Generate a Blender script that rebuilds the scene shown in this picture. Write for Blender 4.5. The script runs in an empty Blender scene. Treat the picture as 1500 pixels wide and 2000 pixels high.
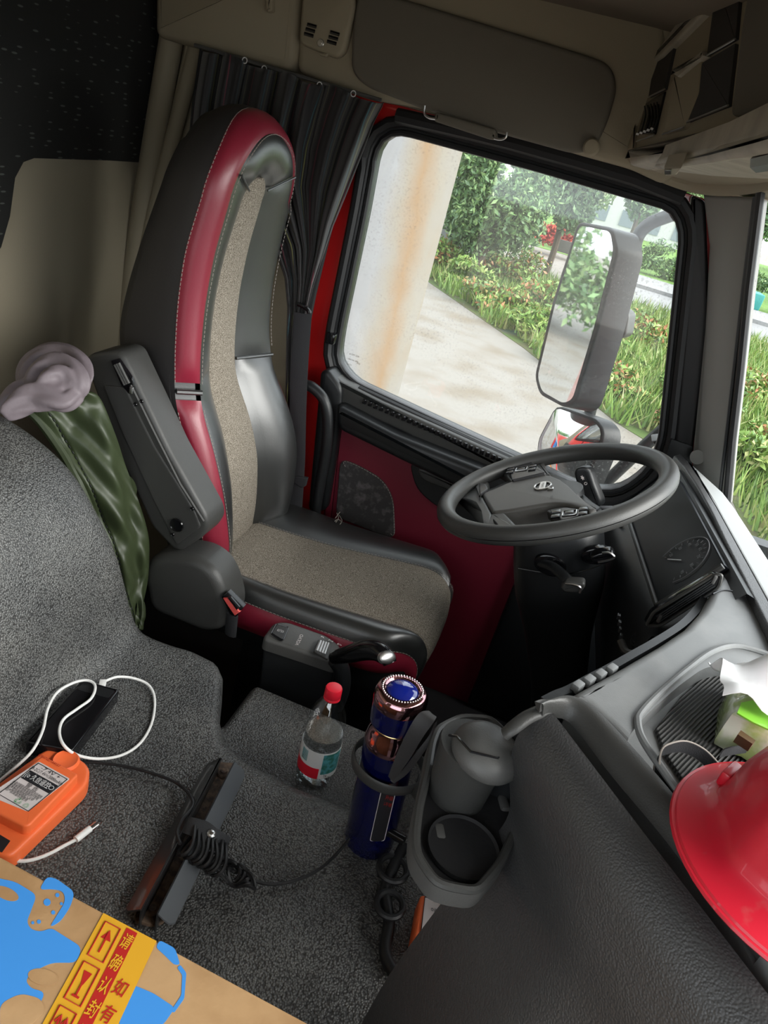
import bpy, bmesh, math, random
from mathutils import Vector, Matrix
random.seed(7)
SC = bpy.context.scene
COL = SC.collection

# ---------------------------------------------------------------- camera
PSI, TH, ROLL, FPX = math.radians(10), math.radians(27), math.radians(15.5), 1428.0
CAM = Vector((0, 0, 1.5))
FW = Vector((-math.sin(PSI)*math.cos(TH), math.cos(PSI)*math.cos(TH), -math.sin(TH)))
R0 = Vector((math.cos(PSI), math.sin(PSI), 0))
U0 = R0.cross(FW)
RT = math.cos(ROLL)*R0 + math.sin(ROLL)*U0
UP = -math.sin(ROLL)*R0 + math.cos(ROLL)*U0
cd = bpy.data.cameras.new('camera')
cd.sensor_fit = 'VERTICAL'; cd.sensor_height = 36; cd.lens = 36*FPX/2000
cd.clip_start = 0.02; cd.clip_end = 500
cam = bpy.data.objects.new('camera', cd)
COL.objects.link(cam)
mm = Matrix((RT, UP, -FW)).transposed().to_4x4(); mm.translation = CAM
cam.matrix_world = mm
SC.camera = cam

# ---------------------------------------------------------------- world, exposure
w = bpy.data.worlds.new('overcast_sky'); SC.world = w; w.use_nodes = True
nt = w.node_tree; nt.nodes.clear()
wo = nt.nodes.new('ShaderNodeOutputWorld'); wb = nt.nodes.new('ShaderNodeBackground')
tc = nt.nodes.new('ShaderNodeTexCoord'); sx = nt.nodes.new('ShaderNodeSeparateXYZ'); cr = nt.nodes.new('ShaderNodeValToRGB')
nt.links.new(tc.outputs['Generated'], sx.inputs[0]); nt.links.new(sx.outputs['Z'], cr.inputs[0])
cr.color_ramp.elements[0].position = 0.0; cr.color_ramp.elements[0].color = (0.80, 0.86, 0.90, 1)
cr.color_ramp.elements[1].position = 0.7; cr.color_ramp.elements[1].color = (0.90, 0.95, 1.0, 1)
nt.links.new(cr.outputs[0], wb.inputs['Color']); wb.inputs['Strength'].default_value = 1.5
nt.links.new(wb.outputs[0], wo.inputs[0])
sd = bpy.data.lights.new('veiled_sun', 'SUN'); sd.energy = 3.4; sd.angle = math.radians(55); sd.color = (1, 0.97, 0.92)
so = bpy.data.objects.new('veiled_sun', sd); COL.objects.link(so)
so.rotation_euler = Vector((0.86, -0.10, 0.50)).to_track_quat('Z', 'Y').to_euler()
SC.view_settings.view_transform = 'Standard'; SC.view_settings.look = 'None'
SC.view_settings.gamma = 1.0; SC.view_settings.use_curve_mapping = False
SC.view_settings.exposure = 1.35

# ---------------------------------------------------------------- geometry helpers
def ray(px, py): return FW*FPX + RT*(px-750) + UP*(1000-py)
def P(px, py, ax, v):
    d = ray(px, py); k = 'xyz'.index(ax); return CAM + d*((v-CAM[k])/d[k])
def PP(px, py, c, n):
    d = ray(px, py); return CAM + d*((Vector(c)-CAM).dot(n)/d.dot(n))
def V(*a): return Vector(a)
def lerp(a, b, t): return a+(b-a)*t
def sst(a, b, x):
    t = max(0, min(1, (x-a)/(b-a))); return t*t*(3-2*t)
def tab(T, x):
    if x <= T[0][0]: return T[0][1]
    for (a, b), (c, d) in zip(T, T[1:]):
        if x <= c: return b+(d-b)*(x-a)/(c-a)
    return T[-1][1]
def catmull(pts, n=8, closed=False):
    pts = [Vector(p) for p in pts]; out = []; N = len(pts)
    rng = N if closed else N-1
    for i in range(rng):
        if closed: p0, p1, p2, p3 = pts[i-1], pts[i], pts[(i+1) % N], pts[(i+2) % N]
        else: p0, p1, p2, p3 = pts[max(i-1, 0)], pts[i], pts[i+1], pts[min(i+2, N-1)]
        for k in range(n):
            t = k/n
            out.append(0.5*((2*p1)+(p2-p0)*t+(2*p0-5*p1+4*p2-p3)*t*t+(3*p1-p0-3*p2+p3)*t**3))
    if not closed: out.append(pts[-1])
    return out
def roundp(pts, r, n=4):
    pts = [Vector(p) for p in pts]; out = []; N = len(pts)
    for i, p in enumerate(pts):
        rr = r[i] if isinstance(r, (list, tuple)) else r
        a = pts[i-1]-p; b = pts[(i+1) % N]-p
        l = min(rr, a.length*0.48, b.length*0.48)
        if l < 1e-5: out.append(p); continue
        A = p+a.normalized()*l; B = p+b.normalized()*l
        for k in range(n+1):
            t = k/n; out.append((1-t)**2*A+2*t*(1-t)*p+t*t*B)
    return out
def J(*gs):
    v, f = [], []
    for g in gs:
        o = len(v); v += list(g[0]); f += [tuple(i+o for i in q) for q in g[1]]
    return v, f
def bm2g(bm):
    bm.verts.ensure_lookup_table(); bm.verts.index_update()
    g = ([v.co.copy() for v in bm.verts], [tuple(v.index for v in f.verts) for f in bm.faces]); bm.free(); return g
def xf(g, m): return [m @ Vector(v) for v in g[0]], g[1]
def mat3(c, ex, ey, ez):
    m = Matrix((Vector(ex), Vector(ey), Vector(ez))).transposed().to_4x4(); m.translation = Vector(c); return m
def box(c, s, bev=0.0, rot=None, seg=2):
    bm = bmesh.new(); bmesh.ops.create_cube(bm, size=1)
    for v in bm.verts: v.co = Vector((v.co.x*s[0], v.co.y*s[1], v.co.z*s[2]))
    if bev > 0: bmesh.ops.bevel(bm, geom=bm.edges[:], offset=bev, segments=seg, profile=0.5, affect='EDGES')
    m = Matrix.Translation(Vector(c))
    if rot is not None: m = m @ rot.to_4x4()
    return xf(bm2g(bm), m)
def prism(pts, vec, bev=0.0, seg=2):
    """closed outline swept along vec; the first face (at pts) gets a rounded rim"""
    pts = [Vector(p) for p in pts]; vec = Vector(vec)
    q = []
    for p in pts:
        if not q or (p-q[-1]).length > 1e-6: q.append(p)
    if (q[0]-q[-1]).length < 1e-6: q.pop()
    pts = q; N = len(pts)
    nrm = Vector((0, 0, 0))
    for i in range(N): nrm += (pts[i]-pts[0]).cross(pts[(i+1) % N]-pts[0])
    nrm.normalize(); vn = vec.normalized(); rings = []
    if bev > 0:
        for k in range(-1 if bev < .0065 else 0, seg+1):
            a = max(k, 0)/seg*math.pi/2; ins = bev*(1-math.sin(a))+(bev*.45 if k < 0 else 0); dep = bev*(1-math.cos(a)); ring = []
            for i, p in enumerate(pts):
                a1 = (p-pts[i-1]).normalized(); b1 = (pts[(i+1) % N]-p).normalized()
                t = a1+b1
                t = t.normalized() if t.length > 1e-6 else a1
                ring.append(p+nrm.cross(t)*ins/max(0.6, t.dot(a1))+vn*dep)
            rings.append(ring)
    else: rings.append(pts)
    rings.append([p+vec for p in pts])
    return rings2g(rings)
def rings2g(rings, closed=True, cap=True):
    n = len(rings[0]); v = [Vector(p) for r in rings for p in r]; f = []
    for k in range(len(rings)-1):
        for i in range(n if closed else n-1):
            j = (i+1) % n; f.append((k*n+i, k*n+j, (k+1)*n+j, (k+1)*n+i))
    if cap and closed:
        f.append(tuple(range(n))[::-1]); f.append(tuple((len(rings)-1)*n+i for i in range(n)))
    return v, f
def tube(pts, r, n=10, closed=False, flat=None):
    pts = [Vector(p) for p in pts]; N = len(pts); rings = []
    T = []
    for i in range(N):
        a = pts[i-1] if (i > 0 or closed) else pts[i]; b = pts[(i+1) % N] if (i < N-1 or closed) else pts[i]
        t = (b-a); T.append(t.normalized() if t.length > 1e-9 else V(0, 0, 1))
    u = T[0].orthogonal().normalized() if flat is None else (Vector(flat)-T[0]*Vector(flat).dot(T[0])).normalized()
    for i in range(N):
        if flat is not None: u = Vector(flat)
        u = (u-T[i]*u.dot(T[i])).normalized(); w_ = T[i].cross(u)
        rr = r[i] if isinstance(r, list) else r
        ru, rw = rr if isinstance(rr, tuple) else (rr, rr)
        rings.append([pts[i]+u*ru*math.cos(a)+w_*rw*math.sin(a) for a in [2*math.pi*k/n for k in range(n)]])
    if closed: rings.append(rings[0]); return rings2g(rings, True, False)
    return rings2g(rings)
def lathe(prof, c, n=32, ax=(0, 0, 1)):
    z = Vector(ax).normalized(); x = z.orthogonal().normalized(); y = z.cross(x); c = Vector(c)
    rings = [[c+z*h+(x*math.cos(a)+y*math.sin(a))*max(r, 1e-5) for a in [2*math.pi*k/n for k in range(n)]] for r, h in prof]
    return rings2g(rings)
def grid(rows):
    return rings2g(rows, False, False)
def solid(rows, th):
    """open sheet given thickness th (second layer offset along the sheet normal)"""
    nr, nc = len(rows), len(rows[0]); back = []
    for i in range(nr):
        rr = []
        for j in range(nc):
            a = Vector(rows[min(i+1, nr-1)][j])-Vector(rows[max(i-1, 0)][j]); b = Vector(rows[i][min(j+1, nc-1)])-Vector(rows[i][max(j-1, 0)])
            nn = a.cross(b); nn = nn.normalized() if nn.length > 1e-12 else V(0, 0, 1)
            rr.append(Vector(rows[i][j])+nn*th)
        back.append(rr)
    g1 = grid(rows); g2 = grid(back); v = g1[0]+g2[0]; o = nr*nc
    f = list(g1[1])+[tuple(k+o for k in q[::-1]) for q in g2[1]]
    per = [j for j in range(nc)]+[i*nc+nc-1 for i in range(1, nr)]+[(nr-1)*nc+j for j in range(nc-2, -1, -1)]+[i*nc for i in range(nr-2, 0, -1)]
    for a, b in zip(per, per[1:]+per[:1]): f.append((a, b, b+o, a+o))
    return v, f
def stitch(pts, off=V(0, 0, 0), r=0.0008, dash=0.006, gap=0.003):
    pts = [Vector(p)+off for p in pts]; g = ([], []); acc = 0; on = True; cur = [pts[0]]; gs = []
    for a, b in zip(pts, pts[1:]):
        L = (b-a).length; s = 0
        if L < 1e-7: continue
        while s < L:
            need = (dash if on else gap)-acc
            step = min(need, L-s); s += step; acc += step
            q = a.lerp(b, s/L)
            if acc >= (dash if on else gap)-1e-9:
                if on and cur: gs.append(tube([cur[0], q], r, 4))
                on = not on; acc = 0; cur = [q]
    return J(*gs) if gs else ([pts[0], pts[0], pts[0]], [(0, 1, 2)])

# ---------------------------------------------------------------- object helpers
WLOC = {}
def empty(name, loc, label=None, cat=None, group=None, kind=None):
    o = bpy.data.objects.new(name, None); COL.objects.link(o); o.location = Vector(loc); o.empty_display_size = 0.05
    WLOC[o] = Vector(loc)
    if label: o['label'] = label
    if cat: o['category'] = cat
    if group: o['group'] = group
    if kind: o['kind'] = kind
    return o
def obj(name, g, mat, parent=None, label=None, cat=None, group=None, kind=None, sharp=40, smooth=True):
    vs = [Vector(v) for v in g[0]]
    if parent is None:
        lo = Vector([min(v[k] for v in vs) for k in range(3)]); hi = Vector([max(v[k] for v in vs) for k in range(3)])
        base = V((lo.x+hi.x)/2, (lo.y+hi.y)/2, lo.z)
    else: base = WLOC[parent]
    me = bpy.data.meshes.new(name); me.from_pydata([v-base for v in vs], [], g[1]); me.validate(); me.update()
    if smooth:
        me.polygons.foreach_set('use_smooth', [True]*len(me.polygons)); me.set_sharp_from_angle(angle=math.radians(sharp))
    bm = bmesh.new(); bm.from_mesh(me); bmesh.ops.recalc_face_normals(bm, faces=bm.faces); bm.to_mesh(me); bm.free()
    for m in (mat if isinstance(mat, list) else [mat]): me.materials.append(m)
    o = bpy.data.objects.new(name, me); COL.objects.link(o); WLOC[o] = base
    if parent is None: o.location = base
    else: o.parent = parent
    if label: o['label'] = label
    if cat: o['category'] = cat
    if group: o['group'] = group
    if kind: o['kind'] = kind
    return o
def text(body, c, ex, ey, h, mat, parent, width=None, name='lettering', ext=0.0002, bold=0.0, align='CENTER'):
    cu = bpy.data.curves.new('txt', 'FONT'); cu.body = body; cu.size = 1; cu.extrude = 0; cu.align_x = align; cu.align_y = 'CENTER'
    cu.offset = bold; cu.resolution_u = 2
    t = bpy.data.objects.new('txt', cu); COL.objects.link(t)
    dg = bpy.context.evaluated_depsgraph_get(); me = bpy.data.meshes.new_from_object(t.evaluated_get(dg))
    bpy.data.objects.remove(t); 
    ex = Vector(ex).normalized(); ey = (Vector(ey)-ex*Vector(ey).dot(ex)).normalized(); ez = ex.cross(ey)
    xs = [v.co.x for v in me.vertices]
    if not xs: return None
    sxx = h if width is None else width/(max(xs)-min(xs))
    vs = [Vector(c)+ex*v.co.x*sxx+ey*v.co.y*h+ez*ext for v in me.vertices]
    fs = [tuple(p.vertices) for p in me.polygons]
    bpy.data.meshes.remove(me)
    return obj(name, (vs, fs), mat, parent, smooth=False)

# ---------------------------------------------------------------- materials
def mat(name, col, rough=0.5, metal=0.0, bump=None, var=None, coat=0.0, spec=0.5, trans=0.0, ior=1.45, sheen=0.0, emit=None, dist=0.002):
    m = bpy.data.materials.new(name); m.use_nodes = True; t = m.node_tree; b = t.nodes['Principled BSDF']
    b.inputs['Base Color'].default_value = (*col, 1); b.inputs['Roughness'].default_value = rough; b.inputs['Metallic'].default_value = metal
    b.inputs['Coat Weight'].default_value = coat; b.inputs['Specular IOR Level'].default_value = spec
    b.inputs['Transmission Weight'].default_value = trans; b.inputs['IOR'].default_value = ior
    if sheen: b.inputs['Sheen Weight'].default_value = sheen
    tcn = t.nodes.new('ShaderNodeTexCoord')
    if bump:
        kind, sc, st = bump
        if kind == 'voronoi':
            n = t.nodes.new('ShaderNodeTexVoronoi'); n.inputs['Scale'].default_value = sc; n.feature = 'SMOOTH_F1'; n.inputs['Smoothness'].default_value = 0.6
            out = n.outputs['Distance']
        elif kind == 'weave':
            n = t.nodes.new('ShaderNodeTexNoise'); n.inputs['Scale'].default_value = sc; n.inputs['Detail'].default_value = 1; out = n.outputs[0]
        else:
            n = t.nodes.new('ShaderNodeTexNoise'); n.inputs['Scale'].default_value = sc; n.inputs['Detail'].default_value = 3; out = n.outputs[0]
        t.links.new(tcn.outputs['Object'], n.inputs['Vector'])
        bp = t.nodes.new('ShaderNodeBump'); bp.inputs['Strength'].default_value = st; bp.inputs['Distance'].default_value = dist
        if kind == 'voronoi': bp.invert = True
        t.links.new(out, bp.inputs['Height']); t.links.new(bp.outputs[0], b.inputs['Normal'])
    if var:
        sc, c2, lo, hi = var
        n = t.nodes.new('ShaderNodeTexNoise'); n.inputs['Scale'].default_value = sc; n.inputs['Detail'].default_value = 5
        t.links.new(tcn.outputs['Object'], n.inputs['Vector'])
        r = t.nodes.new('ShaderNodeValToRGB'); r.color_ramp.elements[0].position = lo; r.color_ramp.elements[1].position = hi
        r.color_ramp.elements[0].color = (*col, 1); r.color_ramp.elements[1].color = (*c2, 1)
        t.links.new(n.outputs[0], r.inputs[0]); t.links.new(r.outputs[0], b.inputs['Base Color'])
    return m
def glassmat(name, tint=(0.95, 0.98, 0.97), refl=0.08, dirt=0.0):
    m = bpy.data.materials.new(name); m.use_nodes = True; t = m.node_tree; t.nodes.clear()
    o = t.nodes.new('ShaderNodeOutputMaterial'); mx = t.nodes.new('ShaderNodeMixShader'); tr = t.nodes.new('ShaderNodeBsdfTransparent'); gl = t.nodes.new('ShaderNodeBsdfGlossy')
    tr.inputs[0].default_value = (*tint, 1); gl.inputs['Roughness'].default_value = 0.03; mx.inputs[0].default_value = refl
    t.links.new(tr.outputs[0], mx.inputs[1]); t.links.new(gl.outputs[0], mx.inputs[2])
    last = mx
    if dirt:
        tcn = t.nodes.new('ShaderNodeTexCoord')
        n = t.nodes.new('ShaderNodeTexNoise'); n.inputs['Scale'].default_value = 160; n.inputs['Detail'].default_value = 2
        n2 = t.nodes.new('ShaderNodeTexNoise'); n2.inputs['Scale'].default_value = 5; n2.inputs['Detail'].default_value = 3
        t.links.new(tcn.outputs['Object'], n.inputs['Vector']); t.links.new(tcn.outputs['Object'], n2.inputs['Vector'])
        r = t.nodes.new('ShaderNodeValToRGB'); r.color_ramp.elements[0].position = 0.58; r.color_ramp.elements[1].position = 0.72
        r2 = t.nodes.new('ShaderNodeValToRGB'); r2.color_ramp.elements[0].position = 0.42; r2.color_ramp.elements[1].position = 0.75
        t.links.new(n.outputs[0], r.inputs[0]); t.links.new(n2.outputs[0], r2.inputs[0])
        mu = t.nodes.new('ShaderNodeMath'); mu.operation = 'MULTIPLY'; t.links.new(r.outputs[0], mu.inputs[0]); t.links.new(r2.outputs[0], mu.inputs[1])
        m2 = t.nodes.new('ShaderNodeMath'); m2.operation = 'MULTIPLY_ADD'; m2.inputs[1].default_value = dirt; m2.inputs[2].default_value = dirt*0.12
        t.links.new(mu.outputs[0], m2.inputs[0])
        df = t.nodes.new('ShaderNodeBsdfDiffuse'); df.inputs[0].default_value = (0.75, 0.76, 0.74, 1)
        mx2 = t.nodes.new('ShaderNodeMixShader'); t.links.new(m2.outputs[0], mx2.inputs[0]); t.links.new(mx.outputs[0], mx2.inputs[1]); t.links.new(df.outputs[0], mx2.inputs[2])
        last = mx2
    t.links.new(last.outputs[0], o.inputs[0]); return m
def leafmat(name, cols, rough=0.5):
    m = bpy.data.materials.new(name); m.use_nodes = True; t = m.node_tree; b = t.nodes['Principled BSDF']
    g = t.nodes.new('ShaderNodeNewGeometry'); r = t.nodes.new('ShaderNodeValToRGB'); r.color_ramp.interpolation = 'CONSTANT'
    e = r.color_ramp.elements
    while len(e) < len(cols): e.new(0.5)
    for i, c in enumerate(cols): e[i].position = i/len(cols); e[i].color = (*c, 1)
    t.links.new(g.outputs['Random Per Island'], r.inputs[0]); t.links.new(r.outputs[0], b.inputs['Base Color'])
    b.inputs['Roughness'].default_value = rough
    b.inputs['Subsurface Weight'].default_value = 0
    return m
MT = dict(
    vinyl=mat('grained_vinyl', (0.105, 0.112, 0.112), 0.37, bump=('voronoi', 360, 0.9), dist=0.0018, spec=0.8),
    leather=mat('black_leather', (0.015, 0.016, 0.0155), 0.40, bump=('noise', 260, 0.12), spec=0.95),
    leather_dull=mat('charcoal_leather', (0.028, 0.026, 0.026), 0.55, bump=('noise', 200, 0.15)),
    red=mat('maroon_leather', (0.22, 0.012, 0.030), 0.36, bump=('noise', 220, 0.12)),
    fabric=mat('beige_grey_fabric', (0.13, 0.11, 0.085), 0.95, bump=('noise', 900, 0.5), var=(520, (0.36, 0.32, 0.265), 0.42, 0.60), spec=0.1),
    thread=mat('pale_thread', (0.30, 0.27, 0.24), 0.8),
    plastic=mat('dark_grey_plastic', (0.044, 0.044, 0.042), 0.42, bump=('noise', 500, 0.15)),
    plastic_mid=mat('grey_plastic', (0.078, 0.077, 0.074), 0.46, bump=('noise', 500, 0.15)),
    plastic_light=mat('pale_grey_plastic', (0.175, 0.182, 0.185), 0.48, bump=('noise', 500, 0.12), var=(9, (0.235, 0.24, 0.24), 0.45, 0.7)),
    pillar=mat('pillar_plastic', (0.22, 0.217, 0.205), 0.5, bump=('noise', 400, 0.1)), pad=mat('hub_plastic', (0.105, 0.102, 0.096), 0.45, bump=('noise', 500, 0.1)),
    shelf=mat('shelf_beige', (0.36, 0.325, 0.26), 0.6, bump=('noise', 250, 0.25), var=(12, (0.25, 0.225, 0.18), 0.4, 0.7)),
    cowl=mat('pale_cowl', (0.36, 0.375, 0.375), 0.5, bump=('noise', 400, 0.1)),
    black=mat('black_plastic', (0.010, 0.011, 0.012), 0.38, bump=('noise', 500, 0.1)),
    gloss=mat('gloss_black_plastic', (0.006, 0.006, 0.007), 0.12),
    rubber=mat('black_rubber', (0.010, 0.010, 0.011), 0.50),
    dashskin=mat('grained_dash_skin', (0.040, 0.040, 0.041), 0.42, spec=0.9, bump=('voronoi', 420, 0.45), dist=0.0012),
    beige=mat('beige_trim', (0.27, 0.232, 0.165), 0.70, bump=('noise', 300, 0.15), var=(3, (0.25, 0.215, 0.15), 0.4, 0.7)),
    beige_wall=mat('beige_wall_fabric', (0.30, 0.262, 0.19), 0.9, bump=('noise', 400, 0.2)),
    greybeige=mat('grey_beige_fabric', (0.125, 0.112, 0.090), 0.9, bump=('noise', 500, 0.2)),
    headliner=mat('headliner', (0.20, 0.165, 0.125), 0.95, bump=('noise', 300, 0.2)),
    bodyred=mat('red_body_paint', (0.78, 0.02, 0.02), 0.28, coat=0.6),
    maroon=mat('maroon_door_plastic', (0.15, 0.008, 0.022), 0.50, bump=('noise', 400, 0.1)),
    carpet=mat('dark_carpet', (0.045, 0.042, 0.042), 0.95, bump=('noise', 500, 0.6), var=(60, (0.11, 0.10, 0.10), 0.5, 0.7)),
    metal=mat('brushed_steel', (0.62, 0.62, 0.62), 0.28, metal=1),
    blacksteel=mat('black_shaded_steel', (0.020, 0.021, 0.023), 0.30, coat=0.3),
    worn=mat('scuffed_steel_paint', (0.085, 0.092, 0.10), 0.38, coat=0.1),
    rust=mat('rusty_fixing', (0.14, 0.095, 0.065), 0.8, bump=('noise', 300, 0.4), var=(90, (0.05, 0.035, 0.03), 0.4, 0.6)),
    orange=mat('orange_plastic', (0.85, 0.155, 0.045), 0.42),
    white=mat('white_cable', (0.80, 0.80, 0.78), 0.45),
    label=mat('pale_label', (0.62, 0.56, 0.55), 0.5), ink=mat('black_ink', (0.015, 0.015, 0.018), 0.5),
    inkgreen=mat('green_ink', (0.05, 0.35, 0.12), 0.5), white_ink=mat('white_ink', (0.7, 0.7, 0.7), 0.5),
    lidred=mat('red_bottle_cap', (0.72, 0.015, 0.035), 0.38), 
    blue=mat('deep_blue_enamel', (0.0012, 0.002, 0.032), 0.16, coat=0.5, var=(120, (0.002, 0.004, 0.07), 0.5, 0.7)),
    bluegem=mat('blue_glass_gem', (0.005, 0.015, 0.22), 0.06, coat=1.0),
    rose=mat('rose_dark_chrome', (0.42, 0.22, 0.24), 0.10, metal=1),
    gold=mat('brass_ring', (0.7, 0.5, 0.25), 0.25, metal=1),
    green=mat('olive_quilted_nylon', (0.034, 0.046, 0.020), 0.45, bump=('noise', 14, 0.5), dist=0.008),
    purple=mat('mauve_grey_cloth', (0.17, 0.14, 0.155), 0.55, bump=('noise', 30, 0.4), dist=0.006),
    card=mat('corrugated_cardboard', (0.34, 0.205, 0.095), 0.85, bump=('noise', 90, 0.3), var=(14, (0.26, 0.145, 0.06), 0.4, 0.65)),
    printblue=mat('blue_print', (0.03, 0.19, 0.50), 0.7), tape=mat('yellow_tape', (0.52, 0.27, 0.02), 0.25, coat=0.5),
    tapered=mat('red_print', (0.33, 0.015, 0.012), 0.4),
    helmet=mat('red_helmet_shell', (0.60, 0.012, 0.032), 0.38, coat=0.25, var=(40, (0.55, 0.05, 0.06), 0.62, 0.72)),
    floor=mat('black_floor_mat', (0.009, 0.009, 0.010), 0.75, bump=('noise', 120, 0.3)),
    webbing=mat('seat_belt_webbing', (0.030, 0.031, 0.034), 0.7, bump=('noise', 700, 0.3)),
    bag=mat('pale_green_wrapper', (0.42, 0.55, 0.20), 0.2, coat=0.8, var=(18, (0.75, 0.78, 0.66), 0.42, 0.55)),
    paper=mat('white_tissue', (0.88, 0.90, 0.92), 0.9), lime=mat('lime_print', (0.22, 0.55, 0.05), 0.3, coat=0.6), brown=mat('brown_print', (0.10, 0.06, 0.03), 0.4),
    buttons=mat('button_plastic', (0.030, 0.030, 0.032), 0.3),
    buckle=mat('coral_buckle_button', (0.75, 0.10, 0.09), 0.4),
    pet=glassmat('clear_pet', (0.96, 0.97, 0.98), 0.17), glass=glassmat('window_glass', (0.97, 0.985, 0.98), 0.05, 0.45),
    screen=mat('dark_cluster_glass', (0.006, 0.007, 0.009), 0.35, spec=0.15),
)
def netmat():
    m = mat('tray_rubber_mat', (0.055, 0.055, 0.055), 0.7); t = m.node_tree; b = t.nodes['Principled BSDF']
    tcn = t.nodes.new('ShaderNodeTexCoord'); mp = t.nodes.new('ShaderNodeMapping'); mp.inputs['Rotation'].default_value = (0, 0, 0.5)
    wv = t.nodes.new('ShaderNodeTexWave'); wv.inputs['Scale'].default_value = 70; wv.inputs['Distortion'].default_value = 0.6; wv.inputs['Detail'].default_value = 0
    t.links.new(tcn.outputs['Object'], mp.inputs[0]); t.links.new(mp.outputs[0], wv.inputs[0])
    bp = t.nodes.new('ShaderNodeBump'); bp.inputs['Distance'].default_value = 0.004; t.links.new(wv.outputs[1], bp.inputs['Height']); t.links.new(bp.outputs[0], b.inputs['Normal'])
    r = t.nodes.new('ShaderNodeValToRGB'); r.color_ramp.elements[0].color = (0.03, 0.03, 0.03, 1); r.color_ramp.elements[1].color = (0.14, 0.14, 0.14, 1)
    t.links.new(wv.outputs[1], r.inputs[0]); t.links.new(r.outputs[0], b.inputs['Base Color']); return m
MT['net'] = netmat()
def dashfabric():
    m = mat('dark_flecked_fabric', (0.022, 0.021, 0.020), 0.95); t = m.node_tree; b = t.nodes['Principled BSDF']
    tcn = t.nodes.new('ShaderNodeTexCoord'); mp = t.nodes.new('ShaderNodeMapping'); mp.inputs['Scale'].default_value = (0.01, 22, 85)
    v = t.nodes.new('ShaderNodeTexVoronoi'); v.inputs['Scale'].default_value = 1.0; v.inputs['Randomness'].default_value = 0.45; v.voronoi_dimensions = '3D'
    t.links.new(tcn.outputs['Object'], mp.inputs[0]); t.links.new(mp.outputs[0], v.inputs['Vector'])
    r = t.nodes.new('ShaderNodeValToRGB'); r.color_ramp.elements[0].position = 0.14; r.color_ramp.elements[0].color = (0.07, 0.078, 0.07, 1)
    r.color_ramp.elements[1].position = 0.20; r.color_ramp.elements[1].color = (0.012, 0.012, 0.011, 1)
    t.links.new(v.outputs['Distance'], r.inputs[0]); t.links.new(r.outputs[0], b.inputs['Base Color']); return m
MT['fleck'] = dashfabric()

def vinylmat():
    m = MT['vinyl']; t = m.node_tree; b = t.nodes['Principled BSDF']
    v = [n for n in t.nodes if n.type == 'TEX_VORONOI'][0]
    r = t.nodes.new('ShaderNodeValToRGB'); e = r.color_ramp.elements; e[0].position = 0.18; e[0].color = (0.165, 0.168, 0.166, 1); e[1].position = 0.66; e[1].color = (0.040, 0.040, 0.040, 1)
    t.links.new(v.outputs['Distance'], r.inputs[0])
    n = t.nodes.new('ShaderNodeTexNoise'); n.inputs['Scale'].default_value = 7; n.inputs['Detail'].default_value = 5
    tcn = [q for q in t.nodes if q.type == 'TEX_COORD'][0]; t.links.new(tcn.outputs['Object'], n.inputs['Vector'])
    r2 = t.nodes.new('ShaderNodeValToRGB'); r2.color_ramp.elements[0].position = .35; r2.color_ramp.elements[0].color = (.62, .62, .62, 1); r2.color_ramp.elements[1].position = .7; r2.color_ramp.elements[1].color = (1.15, 1.13, 1.08, 1)
    t.links.new(n.outputs[0], r2.inputs[0])
    mx = t.nodes.new('ShaderNodeMix'); mx.data_type = 'RGBA'; mx.blend_type = 'MULTIPLY'; mx.inputs['Factor'].default_value = 1
    t.links.new(r.outputs[0], mx.inputs[6]); t.links.new(r2.outputs[0], mx.inputs[7]); t.links.new(mx.outputs[2], b.inputs['Base Color'])
vinylmat()

for k_, c_, r_ in (('leather', 1.0, .36), ('red', .5, .40)):
    b = MT[k_].node_tree.nodes['Principled BSDF']; b.inputs['Coat Weight'].default_value = c_; b.inputs['Coat Roughness'].default_value = r_

# ================================================================ THE CAB SHELL
YW = 1.90                                                        # inner face of the driver's side wall
def pw(pts, y=YW, r=0.02, n=4): return roundp([P(a, b, 'y', y) for a, b in pts], r, n)
def pz(pts, z, r=0.01, n=4): return roundp([P(a, b, 'z', z) for a, b in pts], r, n)

fl = obj('floor', box((-0.25, 0.85, -0.02), (2.1, 2.3, 0.04)), MT['floor'], kind='structure')
obj('ceiling', box((-0.25, 0.85, 1.83), (2.1, 2.3, 0.06)), MT['headliner'], kind='structure')

# window opening of the driver's door, drawn once and reused for pane, seal and frame
WIN = [(744, 252), (1050, 335), (1312, 412), (1328, 455), (1286, 862), (1262, 918), (1205, 962), (1130, 950), (1000, 889), (845, 817), (690, 745), (658, 705), (668, 640), (714, 420)]
win = roundp([P(a, b, 'y', YW) for a, b in WIN], [0.07, 0.0, 0.05, 0.05, 0.03, 0.03, 0.05, 0.04, 0.02, 0.02, 0.03, 0.05, 0.02, 0.02], 5)
def grow(pts, d, nrm=V(0, 1, 0)):
    c = sum(pts, Vector())/len(pts); N = len(pts); out = []
    for i, p in enumerate(pts):
        t = (pts[(i+1) % N]-pts[i-1]).normalized(); o = t.cross(nrm)
        if o.dot(p-c) < 0: o = -o
        out.append(p+o*d)
    return out
def ringslab(outer, inner, vec, n_=None):
    vec = Vector(vec); N = len(outer)
    rings = [outer, inner, [p+vec for p in inner], [p+vec for p in outer], outer]
    v = [p for r in rings[:4] for p in r]; f = []
    for k in range(4):
        for i in range(N):
            j = (i+1) % N; f.append((k*N+i, k*N+j, ((k+1) % 4)*N+j, ((k+1) % 4)*N+i))
    return v, f
def resample(pts, n):
    L = [0]
    for a, b in zip(pts, pts[1:]+pts[:1]): L.append(L[-1]+(b-a).length)
    pp = pts+[pts[0]]; out = []; k = 0
    for i in range(n):
        s = L[-1]*i/n
        while L[k+1] < s: k += 1
        out.append(pp[k].lerp(pp[k+1], (s-L[k])/max(1e-9, L[k+1]-L[k])))
    return out
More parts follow.
